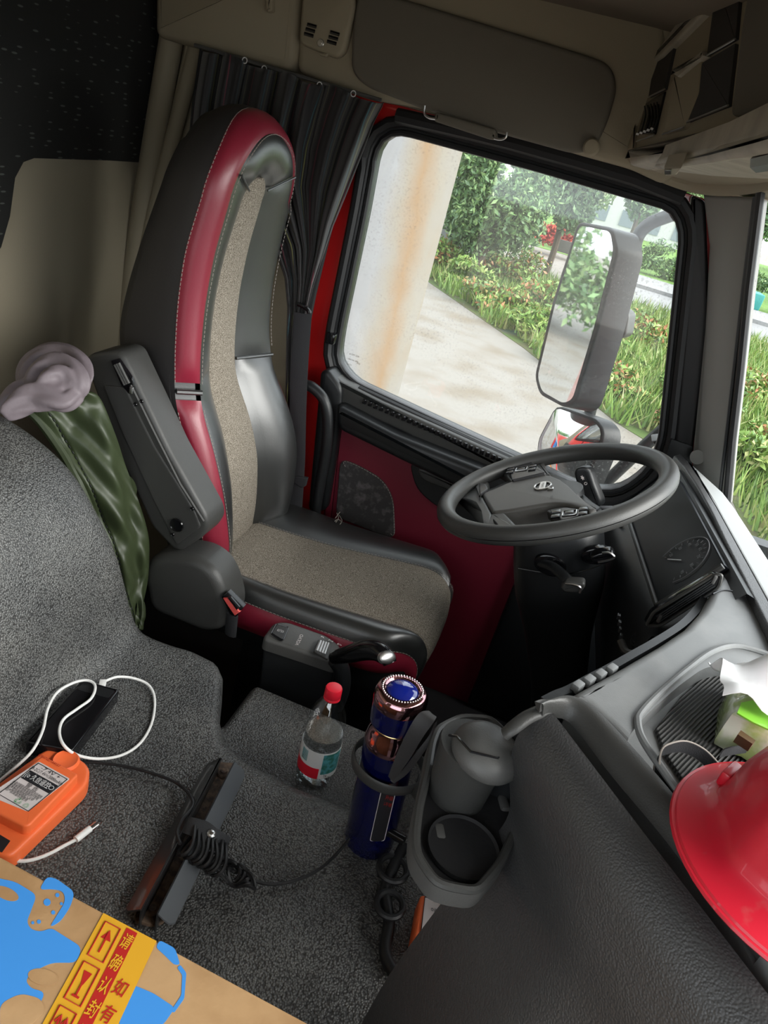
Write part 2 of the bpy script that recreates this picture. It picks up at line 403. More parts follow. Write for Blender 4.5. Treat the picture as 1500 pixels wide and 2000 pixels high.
win = resample(win, 120)

wall = empty('wall_driver_side', (-0.35, YW, 0), kind='structure')
def rectaround(x0, x1, z0, z1, y, pts):
    c = sum(pts, Vector())/len(pts); out = []
    for p in pts:
        d = p-c; tx = ((x1-c.x) if d.x > 0 else (x0-c.x))/d.x if abs(d.x) > 1e-6 else 1e9
        tz = ((z1-c.z) if d.z > 0 else (z0-c.z))/d.z if abs(d.z) > 1e-6 else 1e9
        t = min(tx, tz); out.append(V(c.x+d.x*t, y, c.z+d.z*t))
    return out
open_ = grow(win, 0.045)
wallout = rectaround(-0.70, 0.27, 0.02, 1.62, YW+0.03, open_)
gq_ = grow(win, 0.13); cxw = sum((p.x for p in win))/len(win)
wallout = [V(g_.x, q.y, min(1.53, max(.5, g_.z))) if p.x > cxw+.12 else q for p, q, g_ in zip(win, wallout, gq_)]
# the painted body around the door: one slab with the doorway cut out, plus the plain wall behind the seat
obj('body_panel', ringslab([V(p.x, YW+0.02, p.z) for p in wallout], [V(p.x, YW+0.02, p.z) for p in open_], (0, 0.05, 0)), MT['bodyred'], wall)
obj('wall_panel', box((-1.0, YW+0.03, 0.9), (0.62, 0.06, 1.8)), MT['beige'], wall)
obj('wall_panel_low', box((-0.2, YW+0.10, 0.35), (1.4, 0.05, 0.7)), MT['black'], wall)
obj('wall_panel_top', box((-0.25, YW+0.03, 1.68), (1.0, 0.06, 0.26)), MT['beige'], wall)
# passenger side with its open window, and the bulkhead under the windscreen
wp = empty('wall_passenger_side', (-0.2, -0.42, 0), kind='structure')
for c_, s_ in [((-.3, -.45, .42), (2.0, .05, .84)), ((-.3, -.45, 1.69), (2.0, .05, .26)), ((-.97, -.45, 1.2), (.62, .05, .80)), ((.53, -.45, 1.2), (.30, .05, .80))]:
    obj('wall_panel', box(c_, s_), MT['beige'], wp)
obj('wall_front', J(box((.76, .72, .38), (.05, 2.35, .80)), box((.62, 1.93, .40), (.25, .05, .8))), MT['black'], kind='structure')
# rear wall
wr = empty('wall_rear', (-1.22, 0.9, 0), kind='structure')
obj('wall_panel', box((-1.25, 0.85, 0.9), (0.06, 2.3, 1.8)), MT['beige_wall'], wr)
XR = -1.215
dk = [P(a, b, 'x', XR) for a, b in [(-60, -60), (352, -60), (345, 40), (318, 150), (300, 225), (280, 306), (272, 316), (210, 312), (60, 307), (38, 315), (22, 345), (12, 420), (-5, 480), (-60, 560)]]
obj('flecked_fabric_panel', prism([p+V(0.012, 0, 0) for p in dk], (-0.02, 0, 0), 0.004), MT['fleck'], wr, label='dark flecked fabric panel')
# vertical trim in the rear corner
g = []
for (a, b, c_, d_, r_) in [(348, 0, 236, 660, 0.030), (392, 60, 262, 560, 0.020), (378, 60, 300, 420, 0.012)]:
    g.append(tube([P(a, b, 'y', 1.87), P(c_, d_, 'y', 1.87), P(c_, d_, 'y', 1.87)-V(0, 0, 0.6)], r_, 10))
obj('trim_1', J(*g), MT['beige'], kind='structure')

# door 1: the driver's door
door = empty('door_1', (-0.2, YW, 0.1), kind='structure')
fr_out = grow(win, 0.052); fr_mid = grow(win, 0.026)
obj('frame', ringslab([p+V(0, -0.006, 0) for p in fr_mid], [p+V(0, 0.006, 0) for p in grow(win, 0.004)], (0, 0.05, 0)), MT['black'], door, sharp=30)
obj('seal', tube([p+V(0, -0.004, 0) for p in grow(win, 0.030)], 0.013, 8, True), MT['rubber'], door)
obj('inner_seal', tube([p+V(0, 0.004, 0) for p in grow(win, 0.006)], 0.008, 8, True), MT['rubber'], door)
obj('window_1', prism([p+V(0, 0.030, 0) for p in win], (0, 0.004, 0)), MT['glass'], kind='structure')
# maker's etching on the pane, lower rear corner
g0 = P(690, 703, 'y', YW+0.026)
etch = [('▪▪▪▪▪▪', 692, 692, .0055, .028), ('▫▫▫▫▫▫▫', 690, 702, .0045, .026), ('SEKURIT E11', 688, 712, .0048, .022), ('TEMPERED', 686, 722, .0045, .018)]
for s_, a, b, h_, w_ in [('AS2 M216', 692, 694, .007, .030), ('43R-001583', 690, 704, .006, .030), ('(E4)', 700, 710, .007, .010), ('CCC', 682, 712, .006, .014)]:
    c0 = P(a, b, 'y', YW+0.028); text(s_, c0, (-1, 0, 0), (0, 0, 1), h_, MT['brown'], door, width=w_, name='etching', ext=0)

# door lining: ledge, arm band, maroon panel, pocket
def doorpart(name, px, y, th, m, bev=0.008, r=0.02, par=None, **k):
    return obj(name, prism(pw(px, y, r), (0, th, 0), bev, 3), m, par or door, **k)
doorpart('lower_panel', [(662, 832), (800, 898), (950, 975), (1110, 1060), (1110, 1400), (600, 1400), (632, 1000)], 1.865, 0.08, MT['maroon'], 0.006, 0.01)
doorpart('carpet_insert', [(664, 896), (700, 910), (748, 938), (768, 975), (771, 1055), (655, 1010)], 1.858, 0.02, MT['carpet'], 0.003, 0.03)
obj('insert_stitching', stitch(pw([(664, 896), (700, 910), (748, 938), (768, 975), (771, 1055)], 1.855, 0.03)), MT['thread'], door)
doorpart('pocket', [(798, 900), (860, 925), (985, 960), (985, 1060), (905, 1020), (845, 985), (812, 955)], 1.858, 0.03, MT['black'], 0.004, 0.03)
doorpart('pocket_ledge', [(812, 912), (930, 945), (960, 985), (880, 960), (822, 938)], 1.845, 0.02, MT['plastic'], 0.006, 0.02)
doorpart('arm_band', [(655, 790), (770, 850), (900, 902), (1010, 945), (1080, 980), (1080, 1030), (960, 985), (868, 942), (790, 905), (662, 842), (656, 825)], 1.80, 0.12, MT['black'], 0.018, 0.02)
doorpart('rear_corner', [(625, 726), (640, 722), (668, 760), (662, 838), (636, 1000), (600, 1000), (618, 800)], 1.835, 0.08, MT['black'], 0.012, 0.02)
# ledge under the window, with its row of demister slots
ledge = doorpart('ledge', [(628, 732), (640, 722), (668, 748), (740, 784), (860, 838), (1000, 902), (1160, 985), (1160, 1010), (1000, 948), (880, 905), (800, 862), (660, 800), (632, 770)], 1.85, 0.05, MT['plastic'], 0.01, 0.012)
obj('ledge_groove', tube(catmull([P(a, b, 'y', 1.846) for a, b in [(668, 786), (740, 820), (800, 848), (828, 866), (870, 880), (900, 894)]], 6), 0.0018, 6), MT['black'], door)
def slot_row(n, a, b, y, s, m, par, name='vent_slot'):
    first = None
    for i in range(n):
        t = i/(n-1); c = P(lerp(a[0], b[0], t), lerp(a[1], b[1], t), 'y', y)
        if first is None:
            first = obj(name, box(c, tuple(q*1.25 for q in s), 0.002), m, par); base = c
        else:
            o = first.copy(); COL.objects.link(o); o.location = first.location+(c-base)
slot_row(26, (712, 784), (985, 902), 1.849, (0.009, 0.006, 0.011), MT['gloss'], door)
obj('waist_seal', tube([P(a, b, 'y', 1.88) for a, b in [(700, 760), (850, 830), (1000, 900), (1120, 958)]], (0.012), 8), MT['rubber'], door)
obj('latch_block', box(P(648, 660, 'y', 1.885), (0.026, 0.03, 0.030), 0.004), MT['gloss'], door)
obj('head_seal', tube([P(a, b, 'y', 1.885) for a, b in [(775, 226), (850, 243), (920, 259), (1000, 279), (1130, 315), (1240, 348), (1335, 386)]], 0.017, 8), MT['rubber'], door)
obj('corner_filler', prism([P(a, b, 'y', 1.875) for a, b in [(1312, 858), (1352, 872), (1352, 1120), (1100, 1120), (1100, 990), (1205, 998), (1286, 936)]], (0, .05, 0), 0), MT['black'], door)
obj('kick_panel', box((.26, 1.87, .36), (.34, .05, .70), .01), MT['black'], door)
obj('door_strip', tube([P(a, b, 'y', 1.87) for a, b in [(730, 205), (690, 285), (657, 390), (636, 470), (612, 570), (596, 650), (588, 720)]], (0.010), 8), MT['rubber'], door)
# front door frame and A-pillar
obj('trim_2', prism(pw([(1350, 380), (1378, 392), (1388, 640), (1352, 890), (1316, 888), (1338, 640), (1350, 470)], 1.885, 0.01), (0, 0.05, 0), 0.008, 3), MT['rubber'], kind='structure')
ap = empty('trim_3', P(1400, 900, 'y', 1.87), kind='structure')
obj('pillar_cover', prism([P(a, b, 'y', y) for a, b, y in [(1372, 378, 1.87), (1430, 382, 1.80), (1480, 384, 1.74), (1458, 560, 1.74), (1440, 720, 1.74), (1424, 860, 1.74), (1412, 990, 1.74), (1350, 990, 1.87), (1352, 880, 1.87), (1376, 640, 1.87), (1384, 480, 1.87)]], (0.03, 0.06, 0), 0.01, 3), MT['pillar'], ap, label='grey pillar cover')
obj('screw_cap', lathe([(0, -.002), (0.017, -.002), (0.018, 0.0), (0.0175, 0.002), (0, 0.0025)], P(1362, 893, 'y', 1.842)+V(0, 0, 0), 28, (-0.45, -1, 0.1)), MT['pillar'], ap)
obj('pillar_groove', tube([P(a, b, 'y', 1.735) for a, b in [(1474, 384), (1452, 560), (1434, 720), (1418, 860), (1404, 985)]], 0.004, 6), MT['black'], ap)
obj('windscreen_seal', tube([P(a, b, 'y', 1.73) for a, b in [(1486, 370), (1462, 560), (1446, 720), (1430, 860), (1418, 1000)]], 0.009, 8), MT['rubber'], ap)
# windscreen: leans back from the cowl to the header
wb_, wt_ = P(1424, 960, 'y', 1.75), P(1486, 380, 'y', 1.75)
wdir = (wt_-wb_)
ws = [wb_-wdir*0.3, wt_+wdir*0.2]
ws2 = [ws[0]+V(0.10, -0.9, 0), ws[1]+V(0.10, -0.9, 0)]; ws3 = [ws[0]+V(0.06, -2.0, 0), ws[1]+V(0.06, -2.0, 0)]
obj('window_2', grid([[ws[0], ws[1]], [ws2[0], ws2[1]], [ws3[0], ws3[1]]]), MT['glass'], kind='structure', sharp=80)
# front header over door and windscreen
hd = [P(1225, 328, 'y', 1.86), P(1300, 360, 'y', 1.86), P(1350, 376, 'y', 1.84), P(1400, 383, 'y', 1.78), P(1450, 381, 'y', 1.70), P(1500, 372, 'y', 1.60), P(1560, 360, 'y', 1.45), P(1700, 330, 'y', 0.9)]
hd = catmull(hd, 5)
rows = [[p for p in hd], [p+V(-0.01, -0.01, 0.012) for p in hd], [p+V(-0.02, -0.012, 0.06) for p in hd], [p+V(-0.04, -0.02, 0.16) for p in hd], [p+V(-0.06, -0.03, 0.34) for p in hd]]
obj('trim_4', solid(rows, 0.03), MT['beige'], kind='structure')
# beige cabinets / padded trim along the side wall above the window
side = empty('overhead_side_trim', (-0.45, 1.86, 1.55), 'beige moulded overhead trim running above the driver door window', 'trim panel')
side['kind'] = 'structure'; side.name = 'trim_5'; del side['label']; del side['category']
obj('rail_panel', prism(pw([(300, 70), (400, 98), (560, 140), (575, 120), (590, -80), (300, -150)], 1.815, 0.02), (0, 0.09, 0), 0.02, 3), MT['beige'], side)
obj('door_header', prism(pw([(577, 140), (700, 188), (830, 212), (1000, 262), (1130, 302), (1232, 330), (1300, 362), (1330, 330), (1300, 40), (1250, -60), (590, -120)], 1.83, 0.02), (0, 0.08, 0), 0.018, 3), MT['beige'], side)
obj('padded_panel', prism(pw([(700, -30), (1150, 108), (1192, 125), (1206, 168), (1186, 240), (1160, 292), (1120, 300), (960, 256), (830, 214), (715, 170), (684, 140), (686, 60)], 1.812, 0.03), (0, 0.03, 0), 0.010, 3), MT['greybeige'], side)
obj('wall_button', lathe([(0, 0.006), (0.014, 0.005), (0.018, 0), (0.018, -.01)], P(1155, 287, 'y', 1.80), 24, (0, -1, 0)), MT['beige'], side)
obj('bracket_strip', prism(pw([(515, -20), (532, -20), (532, 22), (520, 24)], 1.80, 0.004), (0, 0.02, 0), 0.004), MT['beige'], side)
# speaker / vent cover
vc = empty('vent_cover', P(635, 60, 'y', 1.805), 'square beige ventilated cover with six slots above the curtain', 'cover')
obj('cover_plate', prism(pw([(592, -40), (688, -18), (692, 10), (672, 100), (655, 114), (590, 88), (583, 76)], 1.805, 0.016), (0, 0.025, 0), 0.008, 3), MT['beige'], vc)
for (a, b) in [(609, 50), (606, 59), (603, 68), (654, 65), (651, 74), (648, 83)]:
    c = P(a, b, 'y', 1.8035); d_ = (P(a+9, b+2.6, 'y', 1.8035)-P(a-9, b-2.6, 'y', 1.8035))
    obj('slot', tube([c-d_*0.5, c+d_*0.5], (0.0012, 0.0035), 8, flat=(0, 1, 0)), MT['gloss'], vc)
obj('lock', lathe([(0, 0.003), (0.0035, 0.003), (0.004, 0.001), (0.007, 0.001), (0.008, 0), (0.008, -.005)], P(626, 84, 'y', 1.803), 20, (0, -1, 0)), MT['metal'], vc)
obj('pull_tab', prism(pw([(622, 100), (640, 104), (636, 111), (624, 108)], 1.803, 0.004), (0, 0.01, 0), 0.002), MT['beige'], vc)
# grab handle
gh = empty('assist_grip', P(900, 235, 'y', 1.80), 'beige folding grab handle with chrome ends above the door window', 'handle')
obj('grip', prism(pw([(850, 218), (968, 252), (970, 272), (955, 272), (846, 236)], 1.79, 0.006), (0, 0.022, 0), 0.006, 3), MT['greybeige'], gh)
for pts in ([(830, 206), (829, 222), (838, 230), (850, 232)], [(990, 258), (988, 268), (978, 272), (965, 270)]):
    obj('chrome_end', tube(catmull([P(a, b, 'y', 1.79) for a, b in pts], 5), 0.0025, 8), MT['metal'], gh)

# ---------------------------------------------------------------- overhead console above the windscreen
SPt, SN = V(0.0, 1.76, 1.6), V(-0.967, -0.253, 0).normalized()
def ps(pts, off=0.0, r=0.006, n=3): return roundp([PP(a, b, SPt+SN*off, SN) for a, b in pts], r, n)
sh = empty('overhead_console', (0.12, 1.3, 1.56), 'beige and grey overhead storage console above the windscreen', 'console')
obj('body', prism(ps([(1222, 312), (1221, 285), (1238, 150), (1262, 92), (1352, -30), (1700, -260), (1700, 200), (1500, 258), (1300, 305), (1228, 322)], 0, 0.01), -SN*0.30, 0.008, 3), MT['beige'], sh)
obj('bottom_rail', prism(ps([(1222, 300), (1320, 284), (1400, 262), (1500, 215), (1700, 120), (1700, 195), (1500, 258), (1300, 305), (1228, 322)], 0.012), -SN*0.04, 0.010, 3), MT['shelf'], sh)
obj('top_rail', prism(ps([(1268, 118), (1345, 10), (1400, -60), (1440, -60), (1388, 10), (1290, 110), (1272, 122)], 0.014), -SN*0.03, 0.006, 3), MT['shelf'], sh)
obj('end_panel', prism(ps([(1224, 296), (1232, 180), (1250, 118), (1260, 118), (1242, 200), (1238, 290)], 0.006), -SN*0.03, 0.004), MT['beige'], sh)
for k, q in enumerate([[(1266, 190), (1278, 114), (1318, 82), (1298, 174)], [(1380, 108), (1400, -40), (1450, -70), (1436, 76)], [(1342, 238), (1372, 122), (1436, 84), (1422, 206)]]):
    d_ = obj('dark_insert', prism(ps(q, 0.006, 0.002), -SN*0.02, 0.001), MT['leather_dull'], sh)
    a, b = q[0], q[3]
    obj('silver_edge', tube([PP(a[0], a[1], SPt+SN*0.008, SN), PP(b[0], b[1], SPt+SN*0.008, SN)], 0.0018, 6), MT['metal'], sh)
obj('mid_panel', prism(ps([(1294, 262), (1316, 148), (1370, 115), (1364, 180), (1336, 250)], 0.008, 0.006), -SN*0.02, 0.004), MT['beige'], sh)
obj('door_pull', prism(ps([(1310, 142), (1370, 98), (1372, 108), (1322, 150)], 0.016, 0.003), -SN*0.02, 0.004), MT['shelf'], sh)
obj('panel_edge', tube([PP(1294, 262, SPt+SN*0.010, SN), PP(1336, 248, SPt+SN*0.010, SN)], 0.0018, 6), MT['metal'], sh)
obj('mesh_panel', prism(ps([(1426, 224), (1446, 60), (1470, -80), (1700, -200), (1700, 120), (1500, 208), (1432, 226)], 0.014, 0.006), -SN*0.03, 0.006, 3), MT['greybeige'], sh)
vt = obj('air_vent', prism(ps([(1244, 262), (1262, 200), (1298, 178), (1278, 262)], 0.004, 0.003), -SN*0.01, 0.002), MT['gloss'], sh)
for k in range(5):
    a = 1259+k*6
    p0 = [PP(a+dx, b, SPt+SN*0.009, SN) for dx, b in [(0, 208-k*2), (4-2, 225), (-3, 245), (-8, 260)]]
    obj('louvre', tube(catmull(p0, 4), 0.0016, 6), MT['black'], vt)
for k in range(5):
    c = PP(1245+k*7, 262-k*2.6, SPt+SN*0.010, SN); obj('vent_knob', box(c, (0.006, 0.008, 0.004), 0.001), MT['white_ink'], vt)
obj('vent_edge', tube([PP(1243, 276, SPt+SN*0.010, SN), PP(1277, 264, SPt+SN*0.010, SN)], 0.0016, 6), MT['metal'], sh)
# rolled sun visor under the console
sv = empty('sun_visor', P(1400, 320, 'z', 1.555), 'folded pale beige sun visor under the overhead console', 'sun visor')
vz = [P(a, b, 'z', 1.560) for a, b in [(1262, 322), (1290, 318), (1400, 298), (1500, 270), (1640, 235), (1640, 350), (1500, 352), (1400, 346), (1330, 337), (1285, 331)]]
obj('visor_panel', prism(roundp(vz, 0.01), (0, 0, 0.03), 0.008, 3), MT['shelf'], sv)
obj('visor_roll', tube([P(a, b, 'z', 1.564) for a, b in [(1284, 321), (1330, 314), (1400, 300), (1500, 274), (1600, 245)]], 0.010, 10), MT['shelf'], sv)
obj('hinge', tube([P(1262, 319, 'z', 1.565), P(1282, 321, 'z', 1.565)], 0.012, 10), MT['shelf'], sv)
obj('latch', prism([P(a, b, 'z', 1.545) for a, b in [(1296, 330), (1330, 329), (1322, 342), (1300, 343)]], (0, 0, 0.02), 0.003), MT['beige'], sv)
obj('latch_gap', prism([P(a, b, 'z', 1.543) for a, b in [(1297, 333), (1311, 333), (1311, 341), (1298, 341)]], (0, 0, 0.004), 0.001), MT['gloss'], sv)
obj('visor_arm', tube([P(1486, 316, 'z', 1.556), P(1560, 300, 'z', 1.556)], 0.010, 8), MT['black'], sv)

# ---------------------------------------------------------------- curtain
ct = empty('striped_curtain', P(600, 200, 'y', 1.80), 'dark striped pleated curtain hanging behind the driver seat', 'curtain')
Lr = [(386, 92), (372, 190), (366, 260), (400, 330), (470, 400), (530, 470), (556, 540), (562, 600), (560, 660), (558, 800), (560, 950), (566, 1020)]
Rr = [(748, 202), (728, 240), (706, 300), (676, 380), (652, 440), (632, 500), (612, 560), (600, 610), (590, 660), (580, 800), (575, 950), (580, 1020)]
def crow(t):
    k = t*(len(Lr)-1); i = min(int(k), len(Lr)-2); f_ = k-i
    return (lerp(Lr[i][0], Lr[i+1][0], f_), lerp(Lr[i][1], Lr[i+1][1], f_)), (lerp(Rr[i][0], Rr[i+1][0], f_), lerp(Rr[i][1], Rr[i+1][1], f_))
rows = []; NC = 420
for i in range(70):
    t = i/69; a, b = crow(t); row = []
    amp = 0.036*(1-0.45*sst(0.3, 0.7, t))*(0.75+0.25*math.sin(3*t+1))
    for j in range(NC):
        s_ = j/(NC-1); ph = s_*2*math.pi*7.5+1.3*math.sin(5*s_+3*t)+0.8*math.sin(11*s_-2*t)
        yy = 1.800+amp*(math.sin(ph)+0.35*math.sin(2.3*ph+1))
        ss = s_+0.012*math.cos(ph)*(1-t*0.5)
        py = lerp(a[1], b[1], ss)+(5*math.sin(ph*0.5) if i == 0 else 0)
        row.append(P(lerp(a[0], b[0], ss), py, 'y', yy))
    rows.append(row)
cm = bpy.data.materials.new('striped_curtain_cloth'); cm.use_nodes = True; t_ = cm.node_tree; b_ = t_.nodes['Principled BSDF']
b_.inputs['Roughness'].default_value = 0.75; b_.inputs['Sheen Weight'].default_value = 0.2
at = t_.nodes.new('ShaderNodeAttribute'); at.attribute_name = 'stripe'; at.attribute_type = 'GEOMETRY'
t_.links.new(at.outputs['Color'], b_.inputs['Base Color'])
cg = solid(rows, 0.002)
co = obj('curtain_cloth', cg, cm, ct, sharp=180)
ca = co.data.color_attributes.new('stripe', 'FLOAT_COLOR', 'POINT')
cols = {5: (0.22, 0.22, 0.06), 17: (0.13, 0.02, 0.035), 36: (0.03, 0.10, 0.12), 41: (0.20, 0.20, 0.06), 52: (0.13, 0.02, 0.035)}
for k in range(len(co.data.vertices)):
    j = (k % (70*NC)) % NC; c = cols.get(j % 60, (0.012, 0.0105, 0.011)); ca.data[k].color = (*c, 1)
obj('curtain_rail', tube([P(a, b, 'y', 1.795) for a, b in [(380, 88), (745, 196)]], 0.004, 8), MT['plastic_mid'], ct)
for (a, b) in [(516, 134), (624, 166), (478, 118), (690, 183)]:
    c = P(a, b, 'y', 1.79); obj('ring', tube([c+V(0.006*math.cos(k), 0, 0.006*math.sin(k)) for k in [i*0.628 for i in range(10)]], 0.0012, 6, True), MT['white_ink'], ct)

# ---------------------------------------------------------------- seat belt and door grab bar
sb = empty('seat_belt', P(590, 800, 'y', 1.75), 'grey driver seat belt hanging from the door pillar', 'seat belt')
bl = [P(a, b, 'y', y) for a, b, y in [(592, 612, 1.775), (586, 700, 1.77), (582, 800, 1.765), (580, 900, 1.755), (574, 1000, 1.74), (570, 1040, 1.73)]]
bp_ = catmull(bl, 5)
obj('webbing', tube(bp_, (0.0012, 0.024), 8, flat=(0, 1, 0.0)), MT['webbing'], sb)
obj('belt_guide', tube(catmull([P(a, b, 'y', 1.765) for a, b in [(582, 594), (592, 598), (602, 606), (604, 612)]], 4), 0.006, 8), MT['gloss'], sb)
obj('belt_tab', prism([P(a, b, 'y', 1.745) for a, b in [(562, 934), (580, 930), (600, 934), (596, 950), (588, 954)]], (0, 0.01, 0.0), 0.003), MT['webbing'], sb)
gb = obj('grab_bar', tube(catmull([P(a, b, 'y', 1.79) for a, b in [(598, 752), (612, 758), (632, 780), (640, 815), (638, 870), (628, 930), (618, 990), (612, 1050)]], 6), 0.015, 12), MT['black'], None, 'black curved grab bar beside the seat on the door pillar', 'grab bar')

# ================================================================ DRIVER'S SEAT
seat = empty('driver_seat', (-0.35, 1.52, 0.05), 'high-backed driver seat in black and maroon leather with a grey fabric middle', 'seat')
YC = 1.512
XR0 = [(.50, -.69), (.58, -.735), (.70, -.79), (.80, -.83), (.90, -.86), (1.0, -.878), (1.1, -.862), (1.2, -.838), (1.3, -.812), (1.40, -.79), (1.47, -.80)]
XR1 = [(.50, -.600), (.58, -.615), (.70, -.650), (.80, -.685), (.90, -.728), (1.0, -.742), (1.1, -.749), (1.2, -.747), (1.3, -.730), (1.40, -.718), (1.47, -.742)]
XR2 = [(.50, -.562), (.58, -.568), (.70, -.602), (.80, -.642), (.90, -.690), (1.0, -.704), (1.1, -.709), (1.2, -.705), (1.3, -.692), (1.40, -.682), (1.45, -.692)]
XR3 = [(.50, -.612), (.58, -.612), (.70, -.628), (.80, -.665), (.90, -.722), (1.0, -.735), (1.1, -.738), (1.2, -.730), (1.3, -.712), (1.36, -.700)]
HW0 = [(.5, .172), (1.2, .170), (1.30, .165)]; HW1 = [(.5, .195), (.85, .198), (1.2, .190), (1.30, .183)]
HW2 = [(.5, .155), (.85, .160), (1.2, .150), (1.30, .142)]
HW3 = [(.5, .075), (.75, .072), (.95, .060), (1.15, .055), (1.30, .048)]
def uloop(X, HW, Htop, z0, n=44, m=22, zb=0.50, dx=0.0, wing=1.0, fb=0.0, fy=0.0):
    pts = []
    for i in range(n): z = zb+(z0-zb)*i/n; pts.append(V(tab(X, z)+dx, YC-tab(HW, z), z))
    h = tab(HW, z0)
    for k in range(m+1):
        a = math.pi*k/m; z = z0+Htop*math.sin(a); pts.append(V(tab(X, z)+dx, YC-h*math.cos(a), z))
    for i in range(n-1, -1, -1): z = zb+(z0-zb)*i/n; g_ = math.exp(-((z-.74)/.17)**2)*wing; pts.append(V(tab(X, z)+dx+.030*g_-fb, YC+tab(HW, z)+.028*g_+fy, z))
    for _ in range(4):
        pts = [pts[0]]+[V(pts[i-1].x*.25+pts[i].x*.5+pts[i+1].x*.25, pts[i].y, pts[i].z) for i in range(1, len(pts)-1)]+[pts[-1]]
    return pts
L0 = uloop(XR0, HW0, .155, 1.30); L1 = uloop(XR1, HW1, .168, 1.30, fb=.020, fy=-.006); L2 = uloop(XR2, HW2, .133, 1.30, fy=.016); L3 = uloop(XR3, HW3, .045, 1.303, wing=0)
NL = len(L0)
def band(A, B, i0, i1, K=10, puff=0.008, base=0.0, ends=True, out=None):
    rows = []
    for i in range(i0, i1+1):
        row = []
        e = min((i-i0), (i1-i))/3.0 if ends else 9
        ef = math.sqrt(max(0, 1-(1-min(e, 1))**2)) if ends else 1
        t1 = (A[min(i+1, NL-1)]-A[max(i-1, 0)])
        nrm = t1.cross(B[i]-A[i])
        nrm = nrm.normalized() if nrm.length > 1e-9 else V(1, 0, 0)
        ref = out(i) if out else V(1, 0, 0)
        if nrm.dot(ref) < 0: nrm = -nrm
        for k in range(K+1):
            u = k/K; p = A[i].lerp(B[i], u); h = puff*(1-abs(2*u-1)**2.6)*ef
            row.append(p+nrm*(h+base*ef))
        rows.append(row)
    return rows
def outw(i):
    c = V(0, L1[i].y-YC, max(0, L1[i].z-1.3)); return c+V(0.02, 0, 0)
# index of heights along the near leg
def iz(z, far=False):
    i = min(range(44), key=lambda k: abs(L1[k].z-z)); return NL-1-i if far else i
C2 = iz(.915)
shell = J(grid(band(L0, L1, 0, NL-1, 8, 0.006, out=outw, ends=False)))
back = [[p for p in L0], [V(p.x-0.02, YC+(p.y-YC)*.93, p.z-(0.01 if p.z > 1.4 else 0)) for p in L0], [V(p.x-0.035, YC+(p.y-YC)*.6, p.z-(0.06 if p.z > 1.4 else 0)) for p in L0], [V(p.x-0.04, YC, p.z-(0.10 if p.z > 1.35 else 0)) for p in L0]]
obj('back_cover', J(shell, grid(back)), MT['leather_dull'], seat, label='charcoal side and rear cover of the backrest', sharp=60)
obj('under_padding', J(grid(band([p-V(.012, 0, 0) for p in L1], [p-V(.012, 0, 0) for p in L2], 0, NL-1, 4, 0.0, ends=False)), grid(band([p-V(.012, 0, 0) for p in L2], [p-V(.012, 0, 0) for p in L3], 0, NL-1, 4, 0.0, ends=False))), MT['leather'], seat)
def trimout(i): return V(1, 0, 0)+V(0, (L1[i].y-YC)*5, max(0, L1[i].z-1.3)*5)
tr = obj('upper_trim', grid(band(L1, L2, C2+1, NL-2-C2, 10, 0.012, out=trimout)), MT['red'], seat, label='maroon leather band arching over the backrest')
obj('lower_trim', grid(band(L1, L2, 0, C2-1, 10, 0.013, out=trimout)), MT['red'], seat, label='maroon leather band low on the near edge of the backrest')
obj('lower_trim', grid(band(L1, L2, NL-C2, NL-1, 10, 0.013, out=trimout)), MT['red'], seat, label='maroon leather band low on the far edge of the backrest')
CM = iz(.93)
def bol(i0, i1, far, name, lab, puff):
    rows = []
    for i in range(i0, i1+1):
        e = min(i-i0, i1-i)/3.0; ef = math.sqrt(max(0, 1-(1-min(e, 1))**2)); row = []
        for k in range(15):
            u = k/14; p = L2[i].lerp(L3[i], u)
            # bolster stays proud near its outer edge and falls to the fabric
            p = p+V(1, 0, 0)*(puff*math.sin(math.pi*min(1, u*1.05))**0.8)*ef
            row.append(p)
        rows.append(row)
    return obj(name, grid(rows), MT['leather'], seat, label=lab)
A0, A1 = 44-1, NL-44
ih = 47
bol(0, CM, False, 'bolster', 'lower near bolster', 0.010)
bol(CM, ih, False, 'bolster', 'upper near bolster', 0.006)
bol(ih, NL-1-ih, False, 'head_pad', 'rounded shiny leather head pad', 0.016)
bol(NL-1-ih, NL-1-CM, True, 'bolster', 'upper far bolster', 0.006)
bol(NL-1-CM, NL-1, True, 'bolster', 'lower far bolster, the widest and shiniest', 0.022)
rows = []
half = NL//2
for i in range(0, half+1):
    a, b = L3[i], L3[NL-1-i]; row = []
    for k in range(13): u = k/12; row.append(a.lerp(b, u)+V(0.008*(1-abs(2*u-1)**2), 0, 0))
    rows.append(row)
obj('fabric_strip', grid(rows), MT['fabric'], seat, label='grey woven strip up the middle of the backrest')
st = [p+V(0.003, 0, 0) for p in L2[1:-1]]
obj('stitching', J(stitch([p+V(.002, -0.001 if p.y < YC else .001, 0) for p in L1[C2+1:NL-2-C2]]), stitch([p+V(.003, 0, 0) for p in L2[C2+1:NL-2-C2]], V(.002, 0, 0)), stitch(L1[1:C2-1], V(.002, -.002, 0)), stitch(L2[1:C2-1], V(.003, 0, 0))), MT['thread'], seat, label='pale stitching along the maroon bands', kind='stuff')
for tt in (tube([L1[C2].lerp(L2[C2], k/4)+V(0.004, 0, 0) for k in range(5)], 0.006, 8), tube([L2[NL-1-CM].lerp(L3[NL-1-CM], k/6)+V(0.004, 0, 0.0) for k in range(7)], 0.004, 8), tube([L2[NL-1-ih].lerp(L3[NL-1-ih], k/6)+V(0.006, 0, 0) for k in range(7)], 0.0022, 6), tube([L2[ih].lerp(L3[ih], k/6)+V(0.006, 0, 0) for k in range(7)], 0.0022, 6)):
    obj('crease_piping', tt, MT['leather'], seat)

